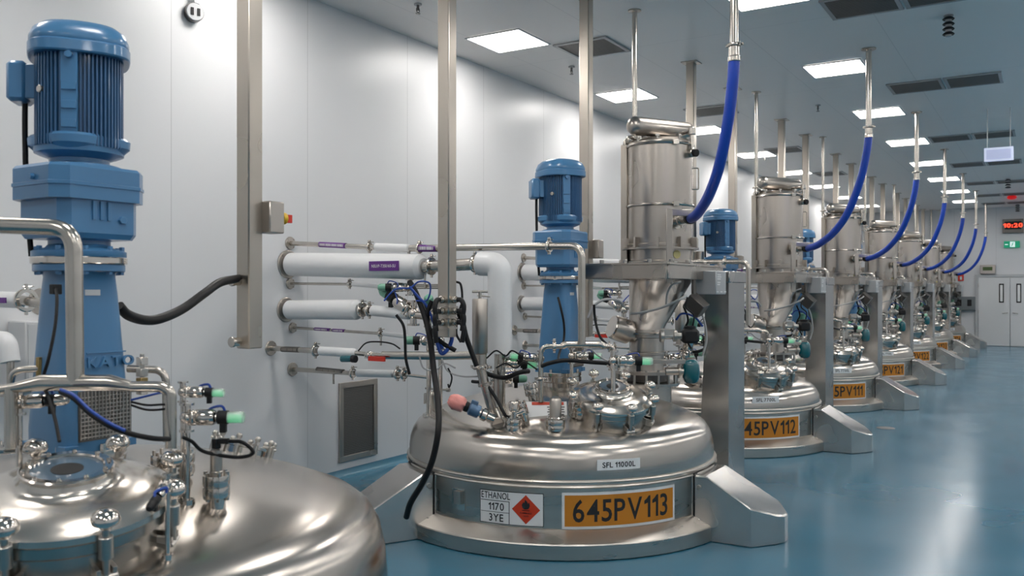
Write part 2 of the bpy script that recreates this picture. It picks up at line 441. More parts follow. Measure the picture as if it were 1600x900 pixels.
# ================================================================ CEILING LIGHTS, VENTS
lights = []
def ceil_light(x, y, label, group):
    t = thing('ceiling_light', label, 'ceiling light', (x, y, CEIL-.002), 0, group)
    f = MB()
    for sx, sy, a, b_ in ((0,1,.64,.02),(0,-1,.64,.02),(1,0,.02,.6),(-1,0,.02,.6)): f.box((sx*.31, sy*.31, -.006), (a, b_, .012))
    f.build('frame', 'lightframe', t)
    d = MB(); d.box((0,0,-.005), (.6,.6,.008)); d.build('diffuser', 'panelglow', t)
    return t
LX = {0: -4.72, 1: -2.1}
ords = ['second', 'third', 'fourth', 'fifth', 'sixth', 'seventh', 'eighth', 'ninth', 'tenth']
first = None
def lab_light(row, k, y):
    if row == 0:
        n = round((y - 7.55)/2.93)
        nm = {0: 'large bright square ceiling light nearest the camera along the left wall', 1: 'square ceiling light second nearest along the left wall, beside the first thin riser'}
        return nm.get(n, 'square ceiling light by the left wall, %s from the camera' % (ords[n-1] if n-1 < len(ords) else 'last'))
    if row == 1:
        n = round((y - 7.6)/2.93)
        nm = {0: 'square ceiling light cut by the top frame edge above the nearest blue hose', 1: 'bright square ceiling light left of the second blue hose drop pipe'}
        return nm.get(n, 'square ceiling light in the row over the aisle, %s in that row' % (ords[n-1] if n-1 < len(ords) else 'last'))
for row, x in ((0,-4.72),(1,-2.1),(2,.5),(3,3.0)):
    for k in range(-4, 8):
        y = 7.6 + 2.93*k + (0 if row == 0 else -.02)
        if y < BACKY+.5 or y > ENDY-.4: continue
        vis = (row < 2 and y > 7)
        if row >= 2 and k == 99: continue
        lab = lab_light(row, k, y) if vis else 'square ceiling light outside the photographed part of the room'
        if first is None: first = ceil_light(x, y, lab, 'square ceiling lights'); c = first
        else: c = dup(first, x-first.location.x, y-first.location.y, lab)
        if not vis: c['group'] = 'ceiling lights out of frame'
def vent(x, y, wd, label, group):
    t = thing('ceiling_vent', label, 'ceiling vent', (x, y, CEIL-.002), 0, group)
    n = 2 if wd > 1 else 1; pw = wd/n
    for i in range(n):
        cx = (i-(n-1)/2)*pw
        f = MB()
        for sx, sy, a, b_ in ((0,1,pw-.02,.035),(0,-1,pw-.02,.035),(1,0,.035,.6),(-1,0,.035,.6)): f.box((cx+sx*(pw/2-.03), sy*.29, -.008), (a, b_, .016))
        f.build('frame', 'plate', t)
        s_ = MB()
        for j in range(22): s_.box((cx, -.26+.52*j/21, -.006), (pw-.08, .012, .01))
        s_.build('louvre', 'grille', t)
        b2 = MB(); b2.box((cx,0,-.001), (pw-.06,.56,.003)); b2.build('backing', 'darksteel', t)
    return t
vl = ['square ceiling vent nearest the camera, behind the tall post', 'square ceiling vent second nearest along the left wall', 'square ceiling vent third along the left wall', 'square ceiling vent fourth along the left wall']
v0 = None
for k, y in enumerate((8.27, 12.05, 16.1, 19.9)):
    if v0 is None: v0 = vent(-4.1, y, .63, vl[k], 'square ceiling vents')
    else: dup(v0, 0, y-8.27, vl[k])
v1 = None
rl = ['double ceiling vent cut by the top edge of the photo', 'wide double ceiling vent right of the second blue hose pipe', 'double ceiling vent just above the pale hanging sign', 'double ceiling vent just below the pale hanging sign', 'double ceiling vent fifth over the aisle', 'double ceiling vent nearest the end wall but one', 'double ceiling vent nearest the end wall']
for k, y in enumerate((8.28, 11.95, 16.3, 19.9, 23.5, 26.6, 29.2)):
    if v1 is None: v1 = vent(-1.12, y, 1.27, rl[k], 'double ceiling vents')
    else: dup(v1, 0, y-8.28, rl[k])
# sprinkler heads
def sprinkler(px, py, label):
    p = on(px, py, Z=CEIL)
    t = thing('sprinkler_head', label, 'sprinkler', (p.x, p.y, CEIL), 0, 'ceiling sprinkler heads')
    a = MB(); a.cyl((0,0,0), (0,0,-.012), .035); a.build('escutcheon', 'plate', t)
    a = MB(); a.cyl((0,0,-.01), (0,0,-.06), .012); a.ring((0,0,-.055), (1,0,0), .022, .004, 14, 6); a.build('body', 'darksteel', t)
    a = MB(); a.cyl((0,0,-.085), (0,0,-.09), .022); a.build('deflector', 'darksteel', t)
for px, py, l in ((653,6,'tiny sprinkler head left of the tall post at the top edge'),(893,104,'tiny sprinkler head left of the post behind the blue motor'),(1278,164,'tiny sprinkler head between the two aisle light rows'),(1195,243,'tiny sprinkler head left of the thin risers')):
    sprinkler(px, py, l)
def sensor(px, py, sc, label):
    p = on(px, py, Z=CEIL)
    t = thing('beacon', label, 'beacon', (p.x, p.y, CEIL), 0, 'hanging ceiling beacons')
    a = MB(); a.cyl((0,0,0), (0,0,-.012*sc), .05*sc); a.build('mount', 'plate', t)
    for k in range(4):
        a = MB(); a.lathe([(0,-.02*sc-.055*k*sc),(.04*sc,-.02*sc-.055*k*sc),(.062*sc,-.04*sc-.055*k*sc),(.055*sc,-.05*sc-.055*k*sc),(0,-.045*sc-.055*k*sc)]); a.build('fin', 'black', t)
    a = MB(); a.cyl((0,0,0), (0,0,-.23*sc), .032*sc); a.build('core', 'plate', t)
sensor(1482, 24, .85, 'black finned beacon hanging from the ceiling at upper right')
sensor(1575, 279, 1.0, 'black finned beacon below the pale hanging sign')
sensor(1590, 319, 1.0, 'black finned beacon nearest the end wall')
p = on(1581, 305, Z=CEIL); a = MB(); a.cyl((0,0,0), (0,0,-.05), .09); a.ball((0,0,-.06), .12, 16, .5)
o = solo('warning_lamp', a, mat('red_lens', (.4,.02,.02), .3, emis=(1,.02,.02), es=.35), 'dim red round warning lamp on the far ceiling', 'lamp', (0,0,0)); o.location = p
p = on(1560.5, 241, Y=14.0); b = thing('hanging_sign', 'pale lit rectangular sign hanging from the ceiling over the aisle', 'sign', p)
a = MB(); a.box((0,0,0), (.36,.05,.19)); a.build('sign_frame', mat('pale_frame', (.6,.65,.8), .4, emis=(.6,.65,.9), es=.35), b)
a = MB(); a.box((0,-.027,0), (.30,.006,.13)); a.build('sign_face', 'signglow', b)
a = MB()
for sx in (-.14,.14): a.cyl((sx,0,.09), (sx,0,CEIL-p.z), .005)
a.build('hanger_rod', 'plate', b)

# ---- return air grille in left wall
def wall_grille(dy, label):
    t = thing('wall_grille', label, 'air grille', (WALLX, 6.2+dy, .5), 0, 'return air grilles in the left wall')
    f = MB()
    for sy, sz, a, b_ in ((0,1,.52,.05),(0,-1,.52,.05),(1,0,.05,.62),(-1,0,.05,.62)): f.box((.01, sy*.235, sz*.335), (.02, a, b_))
    f.build('frame', 'satin', t)
    f = MB(); f.box((.004,0,0), (.006,.43,.64)); f.build('backing', 'darksteel', t)
    f = MB()
    for k in range(40): f.box((.01,0,-.305+.61*k/39), (.006,.43,.006))
    f.build('louvre', 'grille', t)
    return t
g0 = wall_grille(0, 'dark stainless air grille low on the wall between the two nearest tanks')

# ---- round fitting high on the wall
p = on(300, 22, X=WALLX); t = thing('wall_socket', 'round metal wall fitting with two dark slots near the ceiling', 'wall fitting', p)
a = MB(); a.box((.03,0,.13), (.06,.05,.12)); a.build('junction_box', 'whitebox', t)
a = MB(); a.lathe([(0,0),(.055,0),(.07,.02),(.07,.06),(0,.06)], (0,0,0), (1,-.35,0)); a.build('housing', 'darksteel', t)
a = MB(); a.lathe([(0,.06),(.062,.06),(.066,.065),(.062,.075),(0,.075)], (0,0,0), (1,-.35,0)); a.build('face_plate', 'whitebox', t)
mx = frame((0,0,0), (1,-.35,0), (.35,1,0))
a = MB()
for s_ in (-.024,.024): a.box((0,0,0), (.022,.055,.012), mx=mx @ Matrix.Translation((s_,0,.074)))
a.build('slot', 'black', t)

# ================================================================ STATIONS
TX = -3.24
ST = [dict(x=-3.15, y=1.98, s=1.0, dz=.11, d='foreground tank', sign=None, vol=None),
      dict(x=TX, y=5.98, s=1.0, dz=0, d='tank 645PV113', sign='645PV113', vol='SFL 11000L')]
for k, (sg, d) in enumerate((('645PV112','tank 645PV112'),('645PV111','tank 645PV111'),('645PV121','tank 645PV121'),('645PV122','third tank from the doors'),('645PV123','second tank from the doors'),('645PV124','tank nearest the doors'))):
    ST.append(dict(x=TX, y=5.98+3.86*(k+1), s=.93, dz=-.075, d=d, sign=sg, vol='SFL 7700L'))
DOME = [(1.16,.47),(1.16,.54),(1.152,.60),(1.132,.66),(1.10,.71),(1.05,.75),(.98,.779)] + [(r, .965-.19*r*r) for r in (.9,.8,.65,.5,.3,.15,0)]
def dome_z(r):
    P = sorted(DOME)
    for (r0, z0), (r1, z1) in zip(P, P[1:]):
        if r0 <= r <= r1: return z0 + (z1-z0)*(r-r0)/max(r1-r0, 1e-6)
    return .5
def clampbolt(mb, c, ax, L=.04, r=.006):
    a = Vector(ax).normalized(); mb.cyl(Vector(c)-a*L/2, Vector(c)+a*L/2, r, seg=8); mb.ball(Vector(c)+a*L/2, r*1.9, 8)
def tri_clamp(mb, c, axis, r):
    """hinged ring clamp with a wing nut"""
    c = Vector(c); x, y, d = ortho(axis)
    mb.lathe([(r*.8,-.011),(r*1.12,-.011),(r*1.2,-.006),(r*1.2,.006),(r*1.12,.011),(r*.8,.011),(r*.8,-.011)], c, axis, 20)
    mb.box(c + y*r*1.3, (.014,.03,.018), mx=frame(c + y*r*1.35, d, x)); mb.cyl(c + y*r*1.35 - x*.02, c + y*r*1.35 + x*.03, .005, seg=8)
    mb.box(c, (.005,.03,.012), mx=frame(c + y*r*1.35 + x*.032, x, y)); mb.box(c - y*r*1.3, (.014,.02,.018), mx=frame(c - y*r*1.3, d, x))
def nozzle(parent, x, y, r, h, top, cap=True, lean=(0,0,1), bolts=8, name='nozzle'):
    z0 = dome_z(math.hypot(x, y)) - .05; ax = Vector(lean).normalized(); b = Vector((x, y, z0)); e = b + ax*((top - z0)/ax.z)
    m_ = MB(); m_.cyl(b, e - ax*.02, r*.72, seg=24); m_.lathe([(0,-.075),(r,-.075),(r*1.02,-.07),(r*1.02,-.045),(r,-.04),(r*.9,-.04),(r*.9,-.035),(r,-.035),(r*1.02,-.03),(r*1.02,-.004),(r,0),(r*.3,0),(0,0)], e, ax, 28)
    xx, yy, _ = ortho(ax)
    for k in range(bolts):
        a = 2*math.pi*k/bolts; c = e + (xx*math.cos(a) + yy*math.sin(a))*r*.86; m_.cyl(c - ax*.085, c + ax*.012, .007, seg=6)
    m_.build(name, 'polish', parent)
    return e
def make_foot(t, ang, s=1.0):
    """stainless foot cover running out from the skirt, top sloping down to a chamfered toe"""
    m_ = MB(); r0 = 1.16*s; L = .55; wd = .225; c, sn = math.cos(ang), math.sin(ang)
    def P(x, y, z): return Vector((x*c - y*sn, x*sn + y*c, z))
    r1 = r0+.09; out = [(r0-.02,-wd),(r1,-wd),(r0+.39,-wd),(r0+L-.03,-wd+.17),(r0+L,-wd+.24),(r0+L,wd-.13),(r0+.46,wd),(r1,wd),(r0-.02,wd)]
    zt = [.44,.44,.262,.2,.187,.187,.235,.44,.44]
    # base follows the toe outline
    n = len(out); vs = [P(x, y, .005) for x, y in out] + [P(x, y, z-.012) for (x, y), z in zip(out, zt)] + [P(x-.01*(x>r0), y*(1-.05), z) for (x, y), z in zip(out, zt)]
    fs = [tuple(reversed(range(n)))] + [(i,(i+1)%n,(i+1)%n+n,i+n) for i in range(n)] + [(i+n,(i+1)%n+n,(i+1)%n+2*n,i+2*n) for i in range(n)]
    T = [2*n+k for k in range(n)]
    fs += [(T[0],T[1],T[7],T[8]), (T[1],T[2],T[6],T[7]), (T[2],T[3],T[5],T[6]), (T[3],T[4],T[5])]
    m_.add(vs, fs); f = m_.build('foot_cover', 'foot', t, angle=14)
    g = MB()
    g.box((0,0,0), (.012,.46,.45), mx=frame(P(r0+.0,0,.225), (0,0,1), (c,sn,0)), ch=.001); 
    gk = g.build('edge_seal', 'black', f)
    b = MB()
    for z in (.13,.36):
        for sd in (-1,1): b.cyl(P(r0+.035, sd*(wd-.002), z), P(r0+.035, sd*(wd+.012), z), .016, seg=12)
    b.build('bolt', 'bolt', f)
    return f
def manhole(t, x, y, lift=0, knobs=8, phase=0, lean=(0,0,1), k_=1.0):
    """manway: neck, clamped domed lid with a round sight glass"""
    r = .262; rim = .955+lift; ax = Vector(lean).normalized(); o = Vector((x, y, rim)); mx = frame(o, ax) @ Matrix.Scale(k_, 4)
    m_ = MB(); m_.lathe([(0,-.3),(r,-.3),(r,-.05),(r+.012,-.04),(r+.012,-.012),(0,-.012)], mx=mx, seg=48); m_.build('manway_neck', 'dome', t)
    lid = MB(); lid.lathe([(r+.014,-.01),(r+.02,-.004),(r+.018,.012),(r,.018),(r-.012,.026),(r-.035,.038),(r-.065,.046),(r-.09,.050),(.150,.053),(.136,.058),(.127,.066),(.122,.076),(.120,.084),(.114,.085),(0,.085)], mx=mx, seg=56)
    L = lid.build('manway_lid', 'lid', t, angle=50)
    g = MB(); g.lathe([(.119,.08),(.121,.094),(.117,.098),(.096,.098),(.092,.094),(.092,.08),(.119,.08)], mx=mx, seg=48)
    for k in range(10):
        a = 2*math.pi*k/10+.2; p = mx @ Vector((.107*math.cos(a), .107*math.sin(a), .096)); g.cyl(p, p + ax*.006, .007, seg=8); g.ball(p + ax*.006, .007, 8)
    g.build('sight_glass_ring', 'polish', L)
    g = MB(); g.lathe([(0,.090),(.093,.090),(.093,.08),(0,.08)], mx=mx, seg=40); g.build('sight_glass', 'glass', L)
    g = MB(); g.lathe([(0,.0915),(.042,.0915),(.042,.0905),(0,.0905)], mx=mx, seg=28); g.build('glass_opening', 'dark', L)
    for k in range(knobs):
        a = 2*math.pi*k/knobs + phase; e = mx.to_3x3() @ Vector((math.cos(a), math.sin(a), 0)); sd = ax.cross(e)
        e.normalize(); sd.normalize(); p = o + e*(r+.034)*k_
        c_ = MB(); c_.cyl(p - ax*.12, p + ax*.055, .0105, seg=10); c_.cyl(p - ax*.055, p + ax*.012, .02, seg=14)
        c_.cyl(p - ax*.115 - sd*.03, p - ax*.115 + sd*.03, .014, seg=12)
        for q in (-.022,.022): c_.box((0,0,0), (.05,.012,.05), mx=frame(p - ax*.11 - e*.018 + sd*q, ax, e))
        cb = c_.build('swing_bolt', 'bolt', t)
        kb = MB(); kb.lathe([(0,.035),(.016,.035),(.020,.045),(.037,.052),(.040,.062),(.034,.078),(.020,.088),(0,.091)], p, ax, 18); kb.build('star_knob', 'polish', cb)
def make_tank(i):
    st = ST[i]; s = st['s']; dz = st['dz']
    lab = {0: 'huge polished steel tank dome in the foreground, cut by the left frame edge', 1: 'large steel process tank signed 645PV113 with ethanol placard, right of the foreground tank'}.get(i, 'steel process tank with orange sign %s' % st['sign'] if i < 5 else 'steel process tank with orange sign, %s' % {5:'third from the double doors',6:'second from the double doors',7:'nearest the double doors'}[i])
    t = thing('process_tank', lab, 'tank', (st['x'], st['y'], 0), 0, 'process tanks in a row')
    m_ = MB(); m_.lathe([(0,0),(1.29*s,0),(1.30*s,.008),(1.30*s,.098),(1.295*s,.106),(1.175*s,.165),(0,.165)], seg=96); m_.build('base_ring', 'skirt', t, angle=25)
    m_ = MB(); m_.lathe([(0,.16),(1.16*s,.16),(1.16*s,.425),(1.165*s,.43),(1.178*s,.432),(1.182*s,.438),(1.178*s,.446),(1.163*s,.449),(1.163*s,.462),(1.176*s,.465),(1.18*s,.471),(1.176*s,.478),(1.16*s,.481),(0,.481)], seg=96); m_.build('skirt', 'skirt', t, angle=35)
    m_ = MB(); m_.lathe([(0,.47)] + [(r*s, z + dz*min(1, (z-.47)/.2)) for r, z in DOME], seg=112); m_.build('dome', 'dome', t, angle=60)
    for a in (0, 120, 240): 
        if i == 0 and a == 240: continue
        make_foot(t, R(a), s)
    if i >= 1:
        Rk = 1.16*s; ac = R(-40.8) if i == 1 else R(-45.5); wd, ht = .82, .235
        b = MB(); curved_patch(b, Rk, ac, .285, wd, ht, -.004, .004, n=24); B = b.build('number_sign', 'white', t, label='orange sign with black number')
        b = MB(); curved_patch(b, Rk, ac, .285, wd-.035, ht-.035, .004, .0055, n=24); b.build('sign_face', 'orange', B)
        b = MB(); text_on(b, st['sign'], .148, on_cyl(Rk+.0056, ac, .285), .83, .012, 1.0); b.build('lettering', 'ink', B)
        a2 = R(-42.4) if i == 1 else R(-46.7)
        b = MB(); curved_patch(b, 1.16*s, a2, .575, .30, .068, -.003, .003, n=10); B = b.build('volume_plate', 'white', t, label='white volume plate')
        b = MB(); text_on(b, st['vol'], .036, on_cyl(1.16*s+.0032, a2, .575), 1.0, .018, 1.0); b.build('lettering', 'ink', B)
    if i == 1:
        Rk = 1.16; ac = R(-77.7); b = MB(); curved_patch(b, Rk, ac, .285, .44, .215, -.003, .0025, n=16); B = b.build('hazard_placard', 'ink', t, label='white ethanol placard with red diamond')
        b = MB(); curved_patch(b, Rk, ac, .285, .432, .207, .0025, .0035, n=16); b.build('placard_face', 'white', B)
        b = MB(); text_on(b, 'ETHANOL', .048, on_cyl(Rk+.0036, ac, .285+.072), .74, .012); b.build('lettering', 'ink', B)
        for tx, zz in (('1170',.004),('3YE',-.068)):
            b = MB(); text_on(b, tx, .05, lambda x, y, d, zz=zz: on_cyl(Rk+.0036, ac, .285+zz)(x-.10, y, d), .9, .012); b.build('lettering', 'ink', B)
        # ETHANOL sits over the left half
        for o in [c for c in bpy.data.objects if c.parent == B and c.name.startswith('lettering')][:1]:
            bpy.data.objects.remove(o)
        b = MB(); text_on(b, 'ETHANOL', .044, lambda x, y, d: on_cyl(Rk+.0036, ac, .285+.076)(x-.105, y, d), .72, .01); b.build('lettering', 'ink', B)
        b = MB()
        for (x0, z0, a, h_) in ((-.11,.042,.205,.004),(-.11,-.032,.205,.003),(-.008,-.03,.004,.145)): curved_patch(b, Rk, ac, .285, a, h_, .0035, .0045, x0, z0, 4)
        b.build('table_rule', 'ink', B)
        fn = on_cyl(Rk+.0036, ac, .285)
        b = MB(); vs = []; q = .094
        for k in range(4):
            for u in range(6):
                a0 = [(0,q),(q,0),(0,-q),(-q,0),(0,q)]; (xa, ya), (xb, yb) = a0[k], a0[k+1]; f_ = u/6; vs.append((xa+(xb-xa)*f_, ya+(yb-ya)*f_))
        n = len(vs); V = [fn(.105, 0, .0016)] + [fn(.105+x, y, .0012) for x, y in vs]; b.add(V, [(0, k+1, (k+1) % n + 1) for k in range(n)]); b.build('hazard_diamond', 'redsign', B)
        b = MB(); fl = [(-.022,.01),(-.027,.03),(-.016,.05),(-.012,.038),(-.004,.066),(.01,.05),(.014,.038),(.022,.048),(.027,.026),(.02,.008),(.008,.002),(-.01,.002)]
        V = [fn(.105, .025, .003)] + [fn(.105+x, y, .003) for x, y in fl]; n = len(fl); b.add(V, [(0, k+1, (k+1) % n + 1) for k in range(n)])
        curved_patch(b, Rk+.004, ac, .285, .05, .004, 0, .002, .105, -.006, 3); b.build('flame_symbol', 'ink', B)
        b = MB(); text_on(b, 'FLAMMABLE', .012, lambda x, y, d: fn(x+.105, y-.022, d+.002), .8, .01); text_on(b, 'LIQUID', .012, lambda x, y, d: fn(x+.105, y-.042, d+.002), .8, .01); b.build('small_lettering', 'ink', B)
        # recessed socket plate in the skirt
        b = MB(); curved_patch(b, Rk, R(-97.5), .30, .115, .14, -.004, .006, n=5); B = b.build('socket_plate', 'polish', t)
        b = MB(); curved_patch(b, Rk, R(-97), .315, .06, .085, .006, .03, n=4); b.build('socket_cover', 'satin', B)
    return t

# ---- tank bodies
tanks = [make_tank(0), make_tank(1), make_tank(2)]
def relabel_tank(i):
    return make_tank(i)
for i in range(3, 8): tanks.append(make_tank(i))

# ---- agitator drives
def superell(r, n=32, e=4.0, sx=1, sy=1):
    out = []
    for k in range(n):
        a = 2*math.pi*k/n; c, s_ = math.cos(a), math.sin(a)
        out.append((sx*r*math.copysign(abs(c)**(2/e), c), sy*r*math.copysign(abs(s_)**(2/e), s_)))
    return out
def make_agitator(loc, label, brand=True):
    t = thing('agitator_drive', label, 'agitator', loc, 0, 'blue agitator drives on the tanks')
    f = MB(); f.lathe([(0,-.02),(.15,-.02),(.15,.02),(.165,.03),(.165,.065),(.160,.07),(.16,.072),(.165,.074),(.165,.095),(.16,.10),(0,.10)], seg=40)
    for k in range(12):
        a = 2*math.pi*k/12; f.cyl((.148*math.cos(a), .148*math.sin(a), .095), (.148*math.cos(a), .148*math.sin(a), .125), .012, seg=6)
    f.build('mounting_flange', 'polish', t)
    l = MB(); lv = [(.10,.140,6),(.18,.140,6),(.30,.136,5),(.50,.124,4.5),(.70,.112,4),(.76,.112,3),(.785,.125,2.2)]
    l.loft([[Vector((x, y, z)) for x, y in superell(r, 40, e)] for z, r, e in lv])
    for sx in (-1,1):
        for sy in (-1,1): l.box((sx*.118, sy*.118, .115), (.05,.05,.03))
    l.lathe([(0,.33),(.146,.33),(.146,.345),(0,.35)], seg=4, a0=math.pi/4) if False else None
    L = l.build('lantern', 'blue', t, angle=30)
    def face(z): 
        for (z0, r0, _), (z1, r1, _) in zip(lv, lv[1:]):
            if z0 <= z <= z1: return r0 + (r1-r0)*(z-z0)/(z1-z0)
        return .14
    g = MB()
    for k in range(12): z = .155 + .015*k; g.box((face(z)+.002, .015, z), (.008,.205,.004))
    for k in range(15): y = -.085+.0143*k; g.box((face(.22)+.003, y, .238), (.006,.0035,.18))
    g.build('window_grille', 'satin', L)
    g = MB(); g.box((face(.215)-.001,.015,.235), (.006,.215,.19)); g.build('window_opening', 'darksteel', L)
    g = MB(); g.box((.015,-face(.215)+.001,.215), (.11,.006,.17)) if False else g.box((.112, -face(.46)*.0-.02, .70), (.006,.06,.022)); g.build('type_plate', 'whitebox', L)
    if brand:
        e = MB(); vs, fs = text_mesh('EKATO', .040, 1.15, .02, 1.05, .12); e.add([Vector((face(.435+v.y)+v.z+.001, .027+v.x, .435+v.y)) for v in vs], fs); e.box((face(.47)+.001, .027, .47), (.006,.16,.005))
        e.build('raised_lettering', 'blue', L)
    tf = MB(); tf.cyl((0,0,.78), (0,0,.81), .160, seg=36)
    for k in range(10):
        a = 2*math.pi*k/10+.2; tf.cyl((.145*math.cos(a), .145*math.sin(a), .768), (.145*math.cos(a), .145*math.sin(a), .78), .012, seg=6)
    tf.build('lower_coupling_flange', 'blue', t)
    rg = MB(); rg.cyl((0,0,.81), (0,0,.836), .168, seg=40)
    rg.build('steel_ring', 'polish', t)
    uf = MB(); uf.lathe([(0,.836),(.163,.836),(.165,.84),(.165,.858),(.150,.866),(.12,.872),(.108,.885),(.108,.90),(.13,.92),(0,.92)], seg=36)
    for k in range(10):
        a = 2*math.pi*k/10+.2; uf.cyl((.148*math.cos(a), .148*math.sin(a), .858), (.148*math.cos(a), .148*math.sin(a), .878), .011, seg=6)
    uf.build('upper_coupling_flange', 'blue', t)
    # gearbox: two stacked housings with chamfered corners
    def octo(ax_, ay, c): return [(ax_-c,-ay),(ax_,-ay+c),(ax_,ay-c),(ax_-c,ay),(-ax_+c,ay),(-ax_,ay-c),(-ax_,-ay+c),(-ax_+c,-ay)]
    gb = MB(); lo = octo(.150,.160,.035)
    gb.loft([[Vector((x*.93, y*.93, .905)) for x, y in lo], [Vector((x, y, .925)) for x, y in lo], [Vector((x, y, 1.055)) for x, y in lo]])
    for k in range(3): gb.box((.152, -.04+.03*k, 1.01), (.012,.012,.07))
    gb.cyl((.148,.075,.98), (.162,.075,.98), .016, seg=6)
    gb.build('gear_housing', 'blue', t, angle=20)
    gu = MB(); up = octo(.165,.190,.05)
    gu.loft([[Vector((x, y, 1.05)) for x, y in up], [Vector((x, y, 1.098)) for x, y in up], [Vector((x*1.02, y*1.02, 1.10)) for x, y in up], [Vector((x*1.02, y*1.02, 1.112)) for x, y in up], [Vector((x, y, 1.114)) for x, y in up], [Vector((x, y, 1.168)) for x, y in up], [Vector((x*.96, y*.96, 1.18)) for x, y in up]])
    gu.cyl((.02,-.19,1.13), (.02,-.205,1.13), .012, seg=6)
    gu.build('gear_cover', 'blue', t, angle=20)
    nk = MB(); nk.lathe([(0,1.17),(.15,1.17),(.145,1.19),(.105,1.20),(.105,1.215),(.14,1.228),(.155,1.235),(.158,1.262),(0,1.262)], seg=36); nk.build('motor_flange', 'blue', t)
    # finned motor
    rot = math.atan2(-.53, .85)
    N = 72; poly = []
    for k in range(N):
        a0 = 2*math.pi*k/N
        for q, rr in ((0,1.0),(.42,1.0),(.5,.9),(.92,.9)):
            a = a0 + q*2*math.pi/N; c, s_ = math.cos(a), math.sin(a); e = 3.0
            r = .152/(abs(c)**e + abs(s_)**e)**(1/e); r = min(r, .167)
            r = r*rr; poly.append((r*math.cos(a+rot), r*math.sin(a+rot)))
    mo = MB(); mo.prism(poly, 1.255, 1.615)
    MO = mo.build('finned_motor', 'bluedark', t, angle=25)
    mb_ = MB(); mb_.loft([[Vector((x, y, z)) for x, y in superell(r, 36, 3.2)] for z, r in ((1.24,.135),(1.262,.156),(1.29,.158),(1.30,.150))])
    mb_.build('motor_end_shield', 'blue', t)
    mx = Matrix.Rotation(rot - .22, 4, 'Z')
    p_ = MB(); p_.box((0,0,0), (.02,.056,.33), mx=mx @ Matrix.Translation((.155,0,1.44)))
    for zz in (1.33,1.40,1.47): p_.box((0,0,0), (.012,.05,.03), mx=mx @ Matrix.Translation((.166,0,zz)))
    p_.cyl(mx @ Vector((.16,0,1.585)), mx @ Vector((.18,0,1.585)), .014, seg=8)
    p_.build('rating_plate_rib', 'blue', MO)
    mx2 = Matrix.Rotation(rot-.9, 4, 'Z'); p_ = MB(); p_.cyl(mx2 @ Vector((.15,0,1.46)), mx2 @ Vector((.172,0,1.46)), .014, seg=10); p_.build('eye_boss', 'bolt', MO)
    tb = MB(); mx3 = Matrix.Rotation(rot - math.pi/2 - .25, 4, 'Z')
    tb.box((0,0,0), (.07,.12,.155), mx=mx3 @ Matrix.Translation((.205,0,1.505)), ch=.014); tb.box((0,0,0), (.05,.10,.13), mx=mx3 @ Matrix.Translation((.155,0,1.505)))
    tb.build('terminal_box', 'blue', t)
    tb = MB(); tb.tube(spline([mx3 @ Vector(v) for v in ((.19,0,1.43),(.19,0,1.30),(.185,0,1.1),(.175,0,.93),(.168,.0,.84))]), .010); tb.build('power_cable', 'cable', t)
    cw = MB(); cw.loft([[Vector((x, y, z)) for x, y in superell(r, 44, e)] for z, r, e in ((1.598,.172,3.2),(1.604,.176,3.2),(1.64,.176,3.2),(1.646,.170,3.2),(1.652,.172,3.2),(1.668,.172,3.1),(1.70,.160,2.8),(1.722,.135,2.6),(1.733,.10,2.4),(1.737,.05,2.2))])
    for v in cw.v: x_, y_ = v.x, v.y; v.x = x_*math.cos(rot)-y_*math.sin(rot); v.y = x_*math.sin(rot)+y_*math.cos(rot)
    cw.build('fan_cowl', 'blue', t, angle=28)
    return t
def top_z(i): return (.945 if i == 0 else .965) + ST[i]['dz']*(i > 0)
ag0 = make_agitator((ST[0]['x'], ST[0]['y'], top_z(0)+.065), 'large blue agitator drive rising from the foreground tank at far left'); ag0.scale = (1, 1, .975)
ag1 = make_agitator((ST[1]['x'], ST[1]['y'], top_z(1)+.01), 'blue agitator drive with finned motor on top of tank 645PV113', brand=False)
for i in range(2, 8):
    dup(ag1, 0, ST[i]['y']-ST[1]['y'], 'blue agitator drive on top of the %s' % ST[i]['d'], None, ST[i]['dz'])

# ---- manways (parts of the tanks)
def at_rel(i, px, py, h):
    p = on(px, py, Z=h); return p.x - ST[i]['x'], p.y - ST[i]['y']
mx0, my0 = at_rel(0, 106, 765, 1.09)
manhole(tanks[0], mx0, my0, .105, 8, .52, (.16,-.12,1), k_=1.10)
mx1, my1 = at_rel(1, 962, 600, 1.06)
manhole(tanks[1], mx1-.05, my1+.04, .0, 8, .1, (.2,-.26,1))
for i in range(2, 8):
    manhole(tanks[i], mx1*.9, my1*.9, -.09, 6 if i > 3 else 8, .1, (.2,-.26,1))
print('manways', mx0, my0, mx1, my1)

